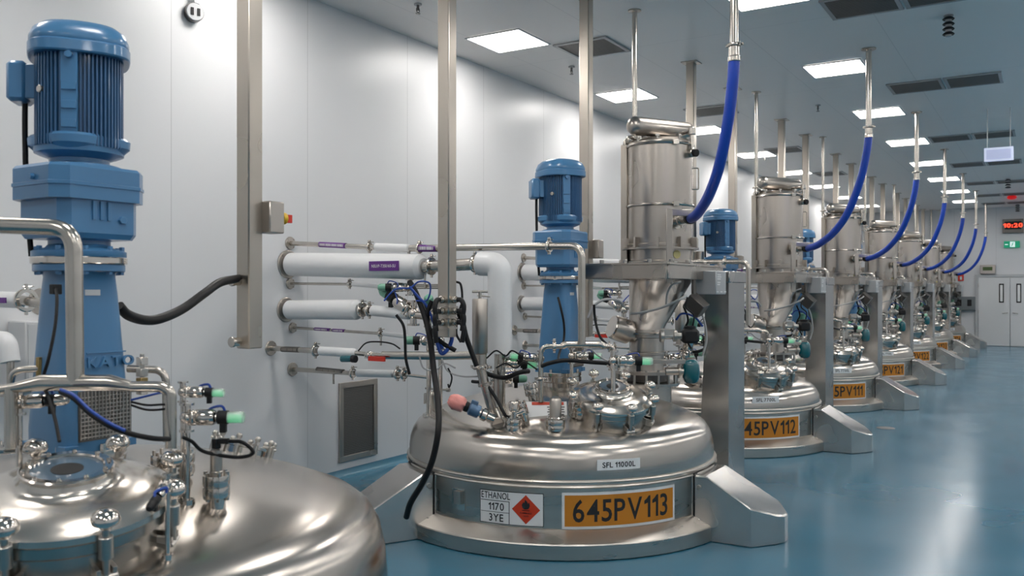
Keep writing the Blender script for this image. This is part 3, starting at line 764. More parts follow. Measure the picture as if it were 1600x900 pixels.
# ================================================================ DUST FILTER RECEIVERS
T1 = Vector((ST[1]['x'], ST[1]['y'], 0))
def make_filter(label):
    t = thing('filter_receiver', label, 'filter receiver', T1 + Vector((.38,.80,.80)), 0, 'filter receivers above the tanks')
    o = t.location
    cx, cy = TX+.39, ST[1]['y']+1.07; nx, ny = TX+.38, ST[1]['y']+.80
    def B(mb, n, m, par=None, angle=38, label=None): return mb.build(n, m, par or t, o, angle, label)
    # lower run: nozzle, slotted lantern flange, valve body
    m_ = MB(); m_.lathe([(0,0),(.205,0),(.205,.185),(0,.185)], (nx, ny, .74), seg=40); B(m_, 'tank_nozzle', 'satin')
    m_ = MB(); m_.lathe([(0,.0),(.268,0),(.27,.005),(.27,.022),(0,.022)], (nx, ny, .925), seg=48); m_.lathe([(0,0),(.27,0),(.27,.024),(0,.024)], (nx, ny, 1.02), seg=48)
    F_ = B(m_, 'flange_pair', 'satin')
    m_ = MB(); m_.cyl((nx,ny,.947), (nx,ny,1.02), .18, seg=32); B(m_, 'gasket', 'darksteel', F_)
    m_ = MB()
    for k in range(16):
        a = 2*math.pi*k/16; p = Vector((nx+.25*math.cos(a), ny+.25*math.sin(a), 0)); m_.cyl(p+Vector((0,0,.91)), p+Vector((0,0,1.062)), .011, seg=8)
    B(m_, 'stud', 'bolt', F_)
    m_ = MB(); m_.lathe([(0,1.04),(.145,1.04),(.142,1.06),(.142,1.17),(.155,1.175),(.155,1.195),(.142,1.2),(.142,1.31),(.158,1.315),(.160,1.34),(.15,1.345),(.15,1.352),(.160,1.357),(.158,1.38),(0,1.38)], (nx,ny,0), seg=40); B(m_, 'valve_body', 'satin')
    m_ = MB(); tri_clamp(m_, (nx,ny,1.349), (0,0,1), .158); B(m_, 'band_clamp', 'pipe')
    # eccentric hopper
    m_ = MB(); N = 44; pl = []
    for z, f in ((1.375,0),(1.40,.02),(1.77,1),(1.80,1)):
        X = nx+(cx-nx)*f; Y = ny+(cy-ny)*f; r = .145+(.262-.145)*f
        pl.append([Vector((X+r*math.cos(2*math.pi*k/N), Y+r*math.sin(2*math.pi*k/N), z)) for k in range(N)])
    m_.loft(pl); B(m_, 'hopper', 'satin')
    m_ = MB(); ax = Vector((-.62,-.75,.33)).normalized(); p0 = Vector((nx,ny,1.30)); 
    m_.lathe([(0,.10),(.075,.10),(.075,.17),(.098,.175),(.10,.19),(.10,.315),(.095,.325),(0,.325)], p0, ax, 30); B(m_, 'side_port', 'satin')
    m_ = MB(); m_.lathe([(.09,.325),(.096,.33),(.09,.338),(0,.338)], p0, ax, 30); B(m_, 'side_port_cap', 'polish')
    # body
    m_ = MB(); m_.lathe([(0,1.795),(.262,1.795),(.262,1.93),(.272,1.935),(.272,1.95),(.262,1.955),(.262,2.05),(.285,2.055),(.285,2.07),(.29,2.072),(.29,2.09),(.285,2.092),(.277,2.095),(.277,2.93),(0,2.93)], (cx,cy,0), seg=64); B(m_, 'body', 'satin')
    for z, nm in ((2.415,'middle_clamp_band'),(2.925,'top_clamp_band')):
        m_ = MB(); m_.ring((cx,cy,z), (0,0,1), .281, .012, 64, 8); m_.box((0,0,0), (.05,.02,.04), mx=frame((cx+.22,cy-.2,z), (0,0,1), (.7,.7,0))); B(m_, nm, 'pipe')
    m_ = MB(); m_.lathe([(.29,2.045),(.325,2.045),(.325,2.06),(.29,2.06)], (cx,cy,0), seg=48)
    for k in range(10):
        a = 2*math.pi*k/10; m_.box((0,0,0), (.06,.02,.09), mx=frame((cx+.30*math.cos(a), cy+.30*math.sin(a), 2.10), (0,0,1), (math.cos(a), math.sin(a), 0)))
    B(m_, 'support_flange', 'satin')
    m_ = MB(); m_.lathe([(.275,2.93),(.27,2.95),(.20,2.985),(.1,3.0),(0,3.003)], (cx,cy,0), seg=48); m_.lathe([(0,2.925),(.275,2.93)], (cx,cy,0), seg=48); B(m_, 'lid', 'satin')
    m_ = MB()
    for k in range(8):
        m_ = MB(); a = 2*math.pi*k/8+.3; p = Vector((cx+.24*math.cos(a), cy+.24*math.sin(a), 2.955)); m_.cyl(p, p+Vector((0,0,.035)), .011, seg=8); m_.box(p+Vector((0,0,.035)), (.035,.035,.018), rz=a)
        B(m_, 'lid_clamp', 'bolt')
    # compressed air tank lying over the lid
    d = Vector((.5,.87,0)).normalized(); c0 = Vector((cx,cy,3.085)) - d*.33
    m_ = MB(); m_.lathe([(0,0),(.03,.003),(.06,.02),(.077,.05),(.08,.07),(.08,.61),(.077,.63),(.06,.655),(.03,.67),(0,.673)], c0, d, 36); A_ = B(m_, 'air_tank', 'satin')
    m_ = MB()
    for k in (.16,.34,.52): m_.cyl(c0+d*k+Vector((0,0,-.07)), c0+d*k+Vector((0,0,-.13)), .014, seg=10); m_.box(c0+d*k+Vector((0,0,-.095)), (.045,.05,.03), rz=.4)
    B(m_, 'pulse_valve', 'darksteel', A_)
    sd = Vector((.87,-.5,0)); q = Vector((cx,cy,0)) + sd*.27 + d*.12
    m_ = MB(); m_.tube(fillet([q+Vector((0,0,3.03))-sd*.18, q+Vector((0,0,3.03)), q+Vector((0,0,2.88))], .03), .017); m_.cyl(q+Vector((0,0,3.06)), q+Vector((0,0,3.0)), .032); m_.cyl(q+sd*.03+Vector((0,0,2.85)), q-sd*.02+Vector((0,0,2.85)), .038); B(m_, 'relief_valve', 'pipe')
    m_ = MB(); m_.cyl(q+sd*.06+Vector((0,0,2.84)), q+sd*.03+Vector((0,0,2.845)), .032); B(m_, 'relief_valve_cap', 'black')
    # handle
    h = Vector((cx,cy,0)) + Vector((.92,.38,0)).normalized()*.277; e = Vector((.92,.38,0)).normalized()
    m_ = MB(); m_.tube(fillet([h+Vector((0,0,2.74)), h+e*.045+Vector((0,0,2.74)), h+e*.045+Vector((0,0,2.56)), h+Vector((0,0,2.56))], .012), .006, 8); B(m_, 'handle', 'pipe')
    # inlet stub and square bracket tube for the hose
    he = W(1078, 341, 6.93); iy = Vector((cx,cy,0)) + (Vector((he.x-cx, he.y-cy, 0)).normalized())*.25; iy.z = he.z
    dd = (he-iy); dd.z = 0; dn = dd.normalized()
    m_ = MB(); m_.cyl(iy, iy+dd, .036, seg=20); tri_clamp(m_, iy+dd*.55, dn, .042); m_.cyl(iy+dd*.25, iy+dd*.32, .07); B(m_, 'inlet_stub', 'pipe')
    g = W(1046, 338, 6.85)
    m_ = MB(); m_.box(Vector((g.x,g.y,2.05)), (.05,.05,.58), rz=.4); m_.box((0,0,0), (.05,.045,.28), mx=frame(Vector((g.x,g.y,2.31))+Vector((.09,.10,.0)), (.67,.74,0), (0,0,1))); B(m_, 'bracket_tube', 'satin')
    # yellow warning round and side tube
    m_ = MB(); p = Vector((cx,cy,0))+Vector((.80,-.6,0))*.2625; m_.cyl(p+Vector((0,0,2.0)), p+Vector((.8*.004,-.6*.004,2.0)), .035, seg=20); 
    B(m_, 'round_label', mat('pale_yellow_label', (.6,.55,.25), .5))
    q = W(977, 300, 7.55); m_ = MB(); m_.box((q.x,q.y,2.42), (.06,.06,1.06), rz=0); B(m_, 'cable_duct', 'post')
    m_ = MB(); m_.tube(fillet([Vector((q.x,q.y,2.9)), Vector((q.x+.0,q.y,2.99)), Vector((q.x+.12,q.y+.05,3.0))], .03), .02); m_.ball(Vector((q.x+.05,q.y,2.99)), .045, 12); B(m_, 'top_fitting', 'pipe')
    return t
fr1 = make_filter('steel filter receiver with horizontal air tank on top, above tank 645PV113')
for i in range(2, 8): dup(fr1, 0, ST[i]['y']-ST[1]['y'], 'steel filter receiver above the %s' % ST[i]['d'], None, -.075)

# actuators beside the chute valve
def make_actuators():
    p = W(1078, 525, 6.75); o = T1.copy()
    a = thing('rotary_actuator', '', 'valve actuator', Vector((p.x,p.y,p.z)), 0, 'black rotary actuators on the chute valves')
    d = Vector((RX,RY,0)); m_ = MB(); m_.box((0,0,0), (.13,.12,.11), mx=frame((0,0,0), (0,0,1), d), ch=.02); m_.lathe([(0,.055),(.045,.055),(.045,.075),(.02,.08),(0,.08)], seg=20); m_.build('housing', 'black', a)
    m_ = MB(); m_.cyl(-d*.06, -d*.22, .025); m_.cyl(-d*.10, -d*.13, .045); m_.cyl(-d*.20, -d*.23, .05); m_.box((0,0,0), (.1,.05,.05), mx=frame(-d*.17+Vector((0,0,.03)), (0,0,1), d)); m_.build('valve_stem', 'bolt', a)
    m_ = MB(); m_.tube(spline([d*.02+Vector((0,0,.07)), d*.03+Vector((0,0,.16)), d*-.03+Vector((0,0,.22)), d*-.02+Vector((.0,0,.30))]), .007, 8); m_.build('signal_cable', 'cable', a)
    p = W(1080, 580, 6.75)
    b = thing('teal_actuator', '', 'valve actuator', Vector((p.x,p.y,p.z)), 0, 'teal bulbous actuators beside the chutes')
    m_ = MB(); m_.lathe([(0,-.095),(.035,-.093),(.055,-.08),(.066,-.05),(.07,0),(.066,.05),(.055,.08),(.035,.093),(0,.095)], seg=28, squash=.95); m_.build('housing', 'teal', b)
    m_ = MB(); m_.cyl(-d*.05, -d*.20, .03); m_.lathe([(0,.0),(.055,0),(.055,.012),(0,.012)], -d*.10, d, 20); m_.box((0,0,0), (.25,.05,.03), mx=frame(-d*.17+Vector((0,0,.075)), (0,0,1), d)); m_.build('mounting_arm', 'satin', b)
    m_ = MB(); m_.cyl(Vector((0,0,.09)), Vector((0,0,.105)), .035); m_.build('top_cap', 'satin', b)
    return a, b
aa, ab = make_actuators()
aa['label'] = 'black box-shaped actuator beside the chute over tank 645PV113'; ab['label'] = 'large teal bulbous actuator beside the chute over tank 645PV113'
for i in range(2, 8):
    dup(aa, -.05, ST[i]['y']-ST[1]['y'], 'black actuator beside the chute over the %s' % ST[i]['d'], None, -.06)
    dup(ab, -.05, ST[i]['y']-ST[1]['y'], 'teal actuator beside the chute over the %s' % ST[i]['d'], None, -.06)

# ---- support columns
def make_column(label):
    Y0 = ST[1]['y']+1.53
    t = thing('support_column', label, 'column', (-2.51, Y0+.23, 0), 0, 'steel support columns between the tanks')
    m_ = MB(); A = [(-.16,0),(.11,0),(.11,1.87),(-.105,1.87),(-.105,1.45),(-.115,1.1),(-.135,.7),(-.15,.35)]
    m_.prism(A, -.23, .23, Matrix(((1,0,0,0),(0,0,1,0),(0,1,0,0),(0,0,0,1)))); m_.build('post', 'column', t, angle=20)
    m_ = MB(); m_.box((0,0,1.82), (.245,.49,.10)); 
    m_.build('top_cap', 'column', t)
    m_ = MB(); m_.prism([(-.11,1.77),(-.11,1.40),(-.16,1.60),(-.24,1.70),(-.24,1.77)], -.10, .10, Matrix(((1,0,0,0),(0,0,1,0),(0,1,0,0),(0,0,0,1)))); m_.build('gusset', 'column', t)
    # frame round the hopper
    m_ = MB()
    for x in (-.62,.02): m_.box((x,-.86,1.845), (.07,1.30,.11), ch=.004)
    for y in (-1.50,-.24): m_.box((-.30,y,1.845), (.70,.07,.11), ch=.004)
    m_.box((-.30,-1.50,1.905), (.74,.11,.015)); m_.box((.02,-.86,1.905), (.11,1.34,.015))
    m_.build('hopper_frame', 'satin', t)
    m_ = MB()
    for y in (-1.35,-1.0,-.6,-.2): m_.cyl((.02,y,1.91), (.02,y,1.945), .02, seg=8); m_.box((.02,y,1.92), (.07,.07,.012))
    for x in (-.5,-.3,-.1): m_.cyl((x,-1.5,1.91), (x,-1.5,1.94), .018, seg=8)
    m_.build('levelling_foot', 'bolt', t)
    m_ = MB(); m_.box((0,0,0), (.19,.26,.195), mx=Matrix.Translation((.07,-.60,1.765)), ch=.006); J = m_.build('junction_box', 'whitesteel', t, label='light grey junction box with small white labels')
    m_ = MB()
    for k, (y, w_) in enumerate(((-.66,.09),(-.655,.10),(-.66,.085),(-.665,.07),(-.67,.06))): m_.box((.1665, y, 1.83-.017*k-(.012 if k > 2 else 0)), (.003, w_, .008))
    for y in (-.70,-.60,-.5): m_.box((.1665, y, 1.69), (.003,.05,.008))
    m_.build('small_labels', 'white', J)
    m_ = MB(); m_.box((0,0,0), (.10,.16,.13), mx=frame((.02,-.80,1.58), (.6,-.3,.7), (0,1,0))); m_.cyl((.0,-.80,1.66), (.0,-.8,1.8), .02); m_.build('solenoid_block', 'darksteel', t)
    return t
M['whitesteel'] = mat('light_grey_painted_steel', (.42,.43,.44), .4, .3)
co1 = make_column('wide steel support column right of tank 645PV113, with junction box')
for i in range(2, 8): dup(co1, 0, ST[i]['y']-ST[1]['y'], 'steel support column behind the %s' % ST[i]['d'])

# ---- blue hoses and their drop pipes
def make_hose(i):
    y = ST[i]['y']; dz = ST[i]['dz']
    px = -1.84 if i == 1 else -1.64; py = y-.10 if i == 1 else y
    zc = 1.7 + (454-66)*5.8/1370 if i == 1 else 1.7+(454-203)*9.25/1370
    if i > 2: zc = 3.36
    nm = ST[i]['d']
    t = thing('drop_pipe', 'steel drop pipe above the blue hose of the %s' % nm, 'pipe', (px, py, zc), 0, 'hose drop pipes')
    m_ = MB(); m_.cyl((0,0,0), (0,0,CEIL-zc), .030, seg=20); m_.build('pipe', 'pipe', t)
    m_ = MB(); m_.lathe([(0,CEIL-zc-.012),(.075,CEIL-zc-.012),(.075,CEIL-zc),(0,CEIL-zc)]); m_.build('ceiling_plate', 'satin', t)
    m_ = MB(); tri_clamp(m_, (0,0,.03), (0,0,1), .038); m_.cyl((0,0,.02), (0,0,-.05), .037); m_.build('clamp_cuff', 'pipe', t)
    A = Vector((px, py, zc-.05)); he = W(1078, 341, 6.93); he = Vector((he.x, he.y + y - ST[1]['y'], he.z + dz))
    D = he-A; pts = []
    for f, g in ((0,0),(.03,.16),(.12,.40),(.30,.68),(.52,.86),(.76,.965),(.92,1.0),(1.0,1.0)): pts.append(A + Vector((D.x*f, D.y*f, D.z*g)))
    sp = spline(pts, 8); h = thing('blue_hose', 'thick blue flexible hose feeding the filter of the %s' % nm, 'hose', he, 0, 'blue flexible hoses')
    m_ = MB(); m_.tube(sp, .040, 18); m_.build('hose', 'hose', h, he)
    m_ = MB(); dn = (sp[-1]-sp[-3]).normalized(); m_.cyl(he-dn*.03, he+dn*.03, .047, seg=20); m_.build('end_ring', 'black', h, he)
    m_ = MB(); dn = Vector((0,0,1)); m_.cyl(A-dn*.035, A+dn*.002, .0435, seg=20); m_.build('hose_collar', 'polish' if i != 1 else 'pipe', h, he)
for i in range(1, 8): make_hose(i)

# ---- square conduit posts hanging from the ceiling
def make_post(x, y, zb, label, box=None, wd=.092, knob=True):
    t = thing('conduit_post', label, 'post', (x, y, zb), 0, 'square conduit posts hanging from the ceiling')
    m_ = MB(); L = CEIL-zb; m_.box((0,0,L/2), (wd,wd,L), ch=.006); m_.build('square_tube', 'post', t)
    m_ = MB(); m_.box((0,0,L-.006), (wd+.09,wd+.09,.012)); m_.build('ceiling_plate', 'satin', t)
    if box:
        z = box-zb; m_ = MB(); m_.box((wd/2+.005,wd/2+.045,z), (.10,.10,.16)); B = m_.build('switch_box', 'satin', t)
        if knob: m_ = MB(); m_.cyl((wd/2+.024,wd/2+.093,z), (wd/2+.024,wd/2+.125,z), .030); m_.build('switch_plate', 'yellow', B)
        if knob: m_ = MB(); m_.box((wd/2+.03,wd/2+.145,z), (.014,.04,.042)); m_.build('switch_knob', 'red', B)
    return t
PX = -3.43
pA = make_post(PX, 3.06, 1.41, 'square steel conduit post between foreground tank and white wall pipes', 2.07)
for z, zz in ((1.747,0),(1.445,0)):
    m_ = MB(); m_.cyl((-.02,-.046,z-1.41), (-.02,-.085,z-1.41), .022); m_.cyl((-.02,-.085,z-1.41), (-.02,-.10,z-1.41), .026); m_.build('cable_gland', 'pipe', pA)
pB = make_post(PX, 4.75, 1.39, 'tall square steel conduit post left of the second blue motor')
pC = make_post(PX, 6.80, 1.30, 'square steel conduit post directly behind the second blue motor', 2.06, knob=False)
pf = ST[1]['y']
for i in range(2, 8):
    d = ST[i]['y']-ST[2]['y']
    dup(pC, 0, 9.40+d-6.80, 'square conduit post, front one of the pair over the %s' % ST[i]['d'])
    if i > 0: dup(pC, 0, 10.9+d-6.80, 'square conduit post, rear one of the pair over the %s' % ST[i]['d'])
# glands and plugs at the bottom of post B
def plug_cluster(t, z0):
    for sx, sy in ((0,-1),(1,0)):
        for k in range(3):
            n = Vector((sx,sy,0)); p = n*.046 + Vector((0,0,z0+.20-.075*k))
            m_ = MB(); m_.cyl(p, p+n*.03, .024); m_.cyl(p+n*.03, p+n*.04, .019); m_.build('cable_gland', 'pipe', t)
            m_ = MB(); m_.tube(spline([p+n*.035, p+n*.07+Vector((0,0,-.005)), p+n*.09+Vector((0,0,-.05)), p+n*.075+Vector((0,0,-.13))]), .017, 10); m_.build('plug', 'black', t)
for t_, z_ in ((pB, .05),): plug_cluster(t_, z_)
for k in range(3): m_ = MB(); m_.box((.0,0,.06+.07*k), (.104,.104,.012)); m_.build('joint_band', 'satin', pB)

# ---- thin riser pipes
r0 = None
for i in range(1, 8):
    y = 7.38 + ST[i]['y']-ST[1]['y']
    t = thing('riser_pipe', 'thin round steel riser over the filter of the %s' % ST[i]['d'], 'pipe', (-3.23, y, 2.99+ST[i]['dz']), 0, 'thin riser pipes') if r0 is None else dup(r0, 0, y-7.38, 'thin round steel riser over the filter of the %s' % ST[i]['d'])
    if r0 is None:
        r0 = t; L = CEIL-2.99
        m_ = MB(); m_.cyl((0,0,0), (0,0,L), .024, seg=14); m_.build('pipe', 'pipe', t); m_ = MB(); m_.lathe([(0,L-.01),(.06,L-.01),(.06,L),(0,L)]); m_.build('ceiling_plate', 'satin', t)
        m_ = MB(); tri_clamp(m_, (0,0,.03), (0,0,1), .03); m_.tube(fillet([(0,0,0),(0,0,-.05),(.12,.0,-.05)], .03), .024); m_.build('bottom_elbow', 'pipe', t)

# ================================================================ WALL PIPES
def LOC(t): return Vector(t.location)
def insul(t, a, b, r, n='insulation'):
    a, b = Vector(a), Vector(b); L = (b-a).length; q = min(.03, r*.4)
    m_ = MB(); m_.lathe([(0,0),(r-q,0),(r,q),(r,L-q),(r-q,L),(0,L)], a, b-a, 32); return m_.build(n, 'insul', t, LOC(t))
def wall_flange(t, y, z, r):
    m_ = MB(); m_.lathe([(0,0),(r,0),(r,.006),(r*.94,.012),(0,.012)], (WALLX, y, z), (1,0,0), 32)
    for k in range(4):
        a = math.pi/4 + k*math.pi/2; m_.cyl((WALLX+.01, y+r*.82*math.cos(a), z+r*.82*math.sin(a)), (WALLX+.018, y+r*.82*math.cos(a), z+r*.82*math.sin(a)), .006, seg=8)
    m_.build('wall_flange', 'satin', t, LOC(t))
def run(t, pts, r, fil=.06, n='pipe', m='pipe', seg=14):
    m_ = MB(); m_.tube(fillet(pts, fil) if len(pts) > 2 else pts, r, seg); return m_.build(n, m, t, LOC(t))
def clampon(t, c, ax, r):
    m_ = MB(); tri_clamp(m_, c, ax, r); m_.build('clamp', 'polish', t, LOC(t))
def sleeve(t, a, b, r, m, txt=None):
    m_ = MB(); m_.lathe([(r-.001,0),(r,0),(r,(Vector(b)-Vector(a)).length),(r-.001,(Vector(b)-Vector(a)).length)], a, Vector(b)-Vector(a), 20); s_ = m_.build('label_band', m, t, LOC(t))
    a, b = Vector(a), Vector(b); d = (b-a).normalized(); n = Vector((0,-1,0)); L = (b-a).length; m_ = MB(); k = 0
    while k < int(L/.016)-1:
        w_ = .010 if k % 4 else .006; c = a + d*(.014+k*.016) + n*(r+.0008); m_.box(c, (w_,.001,r*.9)); k += 1
    if m_.v: m_.build('band_lettering', 'white' if m == 'purple' else 'satin', s_, LOC(t))
YP = 5.32
def P(px, py, Y=YP): return on(px, py, Y=Y)
def wpipe(px, py, Y=YP):
    p = on(px, py, X=WALLX); return Vector((WALLX, p.y, p.z))
bundle = []
def begin(label, px, py):
    w_ = wpipe(px, py); t = thing('wall_pipe', label, 'pipe', w_, 0, 'pipes coming out of the left wall'); bundle.append(t); return t, w_
# 1 upper thin line with the long run over tank
t, w_ = begin('upper steel wall pipe with purple label running over tank 645PV113', 453, 380); Y1 = w_.y
wall_flange(t, w_.y, w_.z, .055); a = P(577,386,Y1); run(t, [w_, a], .020); sleeve(t, P(500,382,Y1), P(541,384,Y1), .0225, 'purple'); clampon(t, a, (1,0,0), .03)
b = P(641,388,Y1); insul(t, P(586,386,Y1), b, .031); run(t, [a, P(588,386,Y1)], .02)
e1 = P(909,384,Y1); run(t, [b, e1, Vector((e1.x, e1.y, P(910,538,Y1).z))], .026, .09); clampon(t, P(858,385,Y1), (1,0,0), .036); clampon(t, P(655,388,Y1), (1,0,0), .034)
v0_ = P(639,386,Y1); run(t, [P(655,386,Y1), v0_, P(639,446,Y1), P(690,446,Y1)], .011, .03, 'drain_tube'); sleeve(t, P(656,388,Y1), P(683,388,Y1), .0275, 'purple')
# 2 large insulated line with elbow
t, w_ = begin('thick white insulated pipe from the wall with purple sign and elbow turning down at tank 645PV113', 450, 413); Y2 = w_.y
t['label'] = 'thickest white insulated wall pipe with purple sign and elbow at tank 645PV113'
wall_flange(t, w_.y, w_.z, .12); a = P(662,417,Y2); insul(t, w_+Vector((.012,0,0)), a, .098)
b = P(752,412,Y2); run(t, [a, b], .045); clampon(t, P(674,416,Y2), (1,0,0), .058); clampon(t, P(742,412,Y2), (1,0,0), .055)
c = P(781,413,Y2); m_ = MB(); zb = P(781,552,Y2).z; m_.tube(fillet([b+Vector((-.01,0,0)), c, Vector((c.x, c.y, zb))], .13, 12), .088, 32); m_.build('insulated_elbow', 'insul', t, LOC(t)); run(t, [Vector((c.x,c.y,zb)), Vector((c.x,c.y,.87))], .04)
pl = (P(590,416,Y2), P(636,416,Y2)); m_ = MB(); cc = (pl[0]+pl[1])/2 + Vector((0,-.101,0)); L = (pl[1]-pl[0]).length
m_.box(cc, (L,.006,.075)); S_ = m_.build('pipe_sign', 'purple', t, LOC(t)); m_ = MB(); text_on(m_, 'NSU/P-T350/60-SU', .024, lambda x, y, d: cc + Vector((x, -.0035-d, y)), .85, .01); m_.build('sign_lettering', 'white', S_, LOC(t))
m_ = MB(); q = P(664,450,Y2); q2 = P(664,428,Y2); m_.cyl(q, q2, .008); m_.build('drain_stub', 'pipe', t, LOC(t))
# 3 thin
t, w_ = begin('slim steel wall pipe between the two thick insulated pipes at tank 645PV113', 453, 443); Y3 = w_.y
wall_flange(t, w_.y, w_.z, .048); a = P(546,444,Y3); run(t, [w_, a], .011); clampon(t, a, (1,0,0), .022); insul(t, P(550,444,Y3), P(606,449,Y3), .016); run(t, [P(606,449,Y3), P(690,449,Y3)], .013)
# 4 second large
t, w_ = begin('lower thick white insulated wall pipe narrowing at a clamp, at tank 645PV113', 447, 484); Y4 = w_.y
wall_flange(t, w_.y, w_.z, .105); a = P(562,484,Y4); insul(t, w_+Vector((.012,0,0)), a, .080); run(t, [a, P(580,485,Y4)], .026); clampon(t, P(566,484,Y4), (1,0,0), .05); clampon(t, P(577,485,Y4), (1,0,0), .042); b = P(642,491,Y4); insul(t, P(580,485,Y4), b, .043)
run(t, [b, P(665,494,Y4)], .03)
# 5 thin with purple bands
t, w_ = begin('slim steel wall pipe with purple bands, at tank 645PV113', 457, 512); Y5 = w_.y
wall_flange(t, w_.y, w_.z, .045); a = P(594,521,Y5); run(t, [w_, a], .012); sleeve(t, P(492,514,Y5), P(516,515.5,Y5), .0135, 'purple'); sleeve(t, P(520,516,Y5), P(539,517,Y5), .0135, 'purple'); clampon(t, a, (1,0,0), .024); insul(t, P(598,521,Y5), P(660,529,Y5), .017); run(t, [a, P(598,521,Y5)], .012)
m_ = MB(); q = P(595,540,Y5); m_.cyl(P(595,524,Y5), q, .009); m_.build('drain_stub', 'pipe', t, LOC(t))
# 6 valve line
t, w_ = begin('steel wall pipe with green and red handled valve leading to tank 645PV113', 423, 544); Y6 = w_.y
wall_flange(t, w_.y, w_.z, .062); a = P(493,548,Y6); run(t, [w_, a], .022); sleeve(t, P(441,545.5,Y6), P(468,546.5,Y6), .0235, 'darksteel'); clampon(t, a, (1,0,0), .04); insul(t, P(499,548,Y6), P(556,552,Y6), .036)
run(t, [P(556,552,Y6), P(600,556,Y6)], .018); 
m_ = MB(); m_.ball(P(577,555,Y6), .032, 14); m_.box(P(577,555,Y6), (.06,.05,.05)); m_.build('ball_valve', 'polish', t, LOC(t))
m_ = MB(); h0 = P(583,559,Y6)+Vector((0,-.05,0)); h1 = P(608,561,Y6)+Vector((0,-.05,0)); m_.box((h0+h1)/2, ((h1-h0).length,.02,.035)); m_.build('lever', 'red', t, LOC(t))
m_ = MB(); g0_ = P(541,560,Y6)+Vector((0,-.05,0)); g1_ = P(557,560,Y6)+Vector((0,-.05,0)); m_.cyl(g0_, g1_, .026); m_.build('valve_head', 'teal', t, LOC(t)); m_ = MB(); m_.cyl(g1_, g1_+Vector((.04,0,0)), .029); m_.build('head_collar', 'black', t, LOC(t))
e = P(742,555,Y6); run(t, [P(598,555,Y6), P(690,556,Y6), e], .030, .2)
m_ = MB(); m_.tube(spline([P(560,548,Y6), P(572,536,Y6), P(590,534,Y6), P(612,537,Y6), P(625,545,Y6)]), .006, 8); m_.build('signal_cable', 'cable', t, LOC(t))
# 7 lowest
t, w_ = begin('lowest steel wall pipe with white insulated middle above the air grille, at tank 645PV113', 457, 577); Y7 = w_.y
t['label'] = 'lowest steel wall pipe with white insulated middle, left of tank 645PV113'
wall_flange(t, w_.y, w_.z, .058); a = P(551,583,Y7); run(t, [w_, a], .019); sleeve(t, P(496,577,Y7), P(537,581,Y7), .021, 'darksteel'); clampon(t, a, (1,0,0), .034); insul(t, P(557,583,Y7), P(616,584,Y7), .030); run(t, [P(616,584,Y7), P(630,585,Y7)], .018); clampon(t, P(621,584,Y7), (1,0,0), .036); clampon(t, P(631,585,Y7), (1,0,0), .034); run(t, [P(630,585,Y7), P(672,590,Y7)], .012)
m_ = MB(); m_.cyl(P(521,600,Y7), P(521,584,Y7), .009); m_.build('drain_stub', 'pipe', t, LOC(t))
for i in range(2, 8):
    for b_ in bundle: dup(b_, 0, ST[i]['y']-ST[1]['y'], b_['label'].replace('tank 645PV113', ST[i]['d']), None, 0)
# left edge of the photo, behind the foreground agitator
YL = 2.7
w_ = on(64, 471, X=WALLX); t = thing('wall_pipe', 'white insulated wall pipe with purple label and round wall plate, at the left frame edge', 'pipe', w_, 0, 'pipes at the left frame edge'); wall_flange(t, w_.y, w_.z, .085)
a = on(-40, 466, Y=YL); b = on(34, 469, Y=YL); a = Vector((WALLX, a.y, a.z)); insul(t, a, b, .045); clampon(t, on(41,469,Y=YL), (1,0,0), .055); run(t, [b, on(92,478,Y=YL)], .026)
m_ = MB(); m_.box((on(-10,469,Y=YL)+on(19,469,Y=YL))/2+Vector((0,-.046,0)), (.24,.004,.03)); m_.build('pipe_sign', 'purple', t, LOC(t))
a = on(-40, 526, Y=YL); b = on(12, 532, Y=YL); t = thing('wall_pipe', 'lower white insulated pipe end at the left frame edge', 'pipe', a, 0, 'pipes at the left frame edge'); m_ = MB(); m_.tube(fillet([Vector((WALLX, a.y, a.z)), b, b+Vector((.03,0,-.12))], .05), .050, 20); m_.build('insulation', 'insul', t, LOC(t))
run(t, [b+Vector((.03,0,-.10)), b+Vector((.03,0,-.30)), Vector((WALLX, b.y, b.z-.30))], .02)
w_ = on(49, 552, X=WALLX); t = thing('wall_box', 'plain white box on the wall behind the foreground agitator', 'box', w_, 0); m_ = MB(); m_.box((.10,0,0), (.2,.30,.42), ch=.008); m_.build('housing', 'whitebox', t); m_ = MB(); m_.box((.203,0,0), (.006,.27,.38)); m_.build('cover', 'whitebox', t)

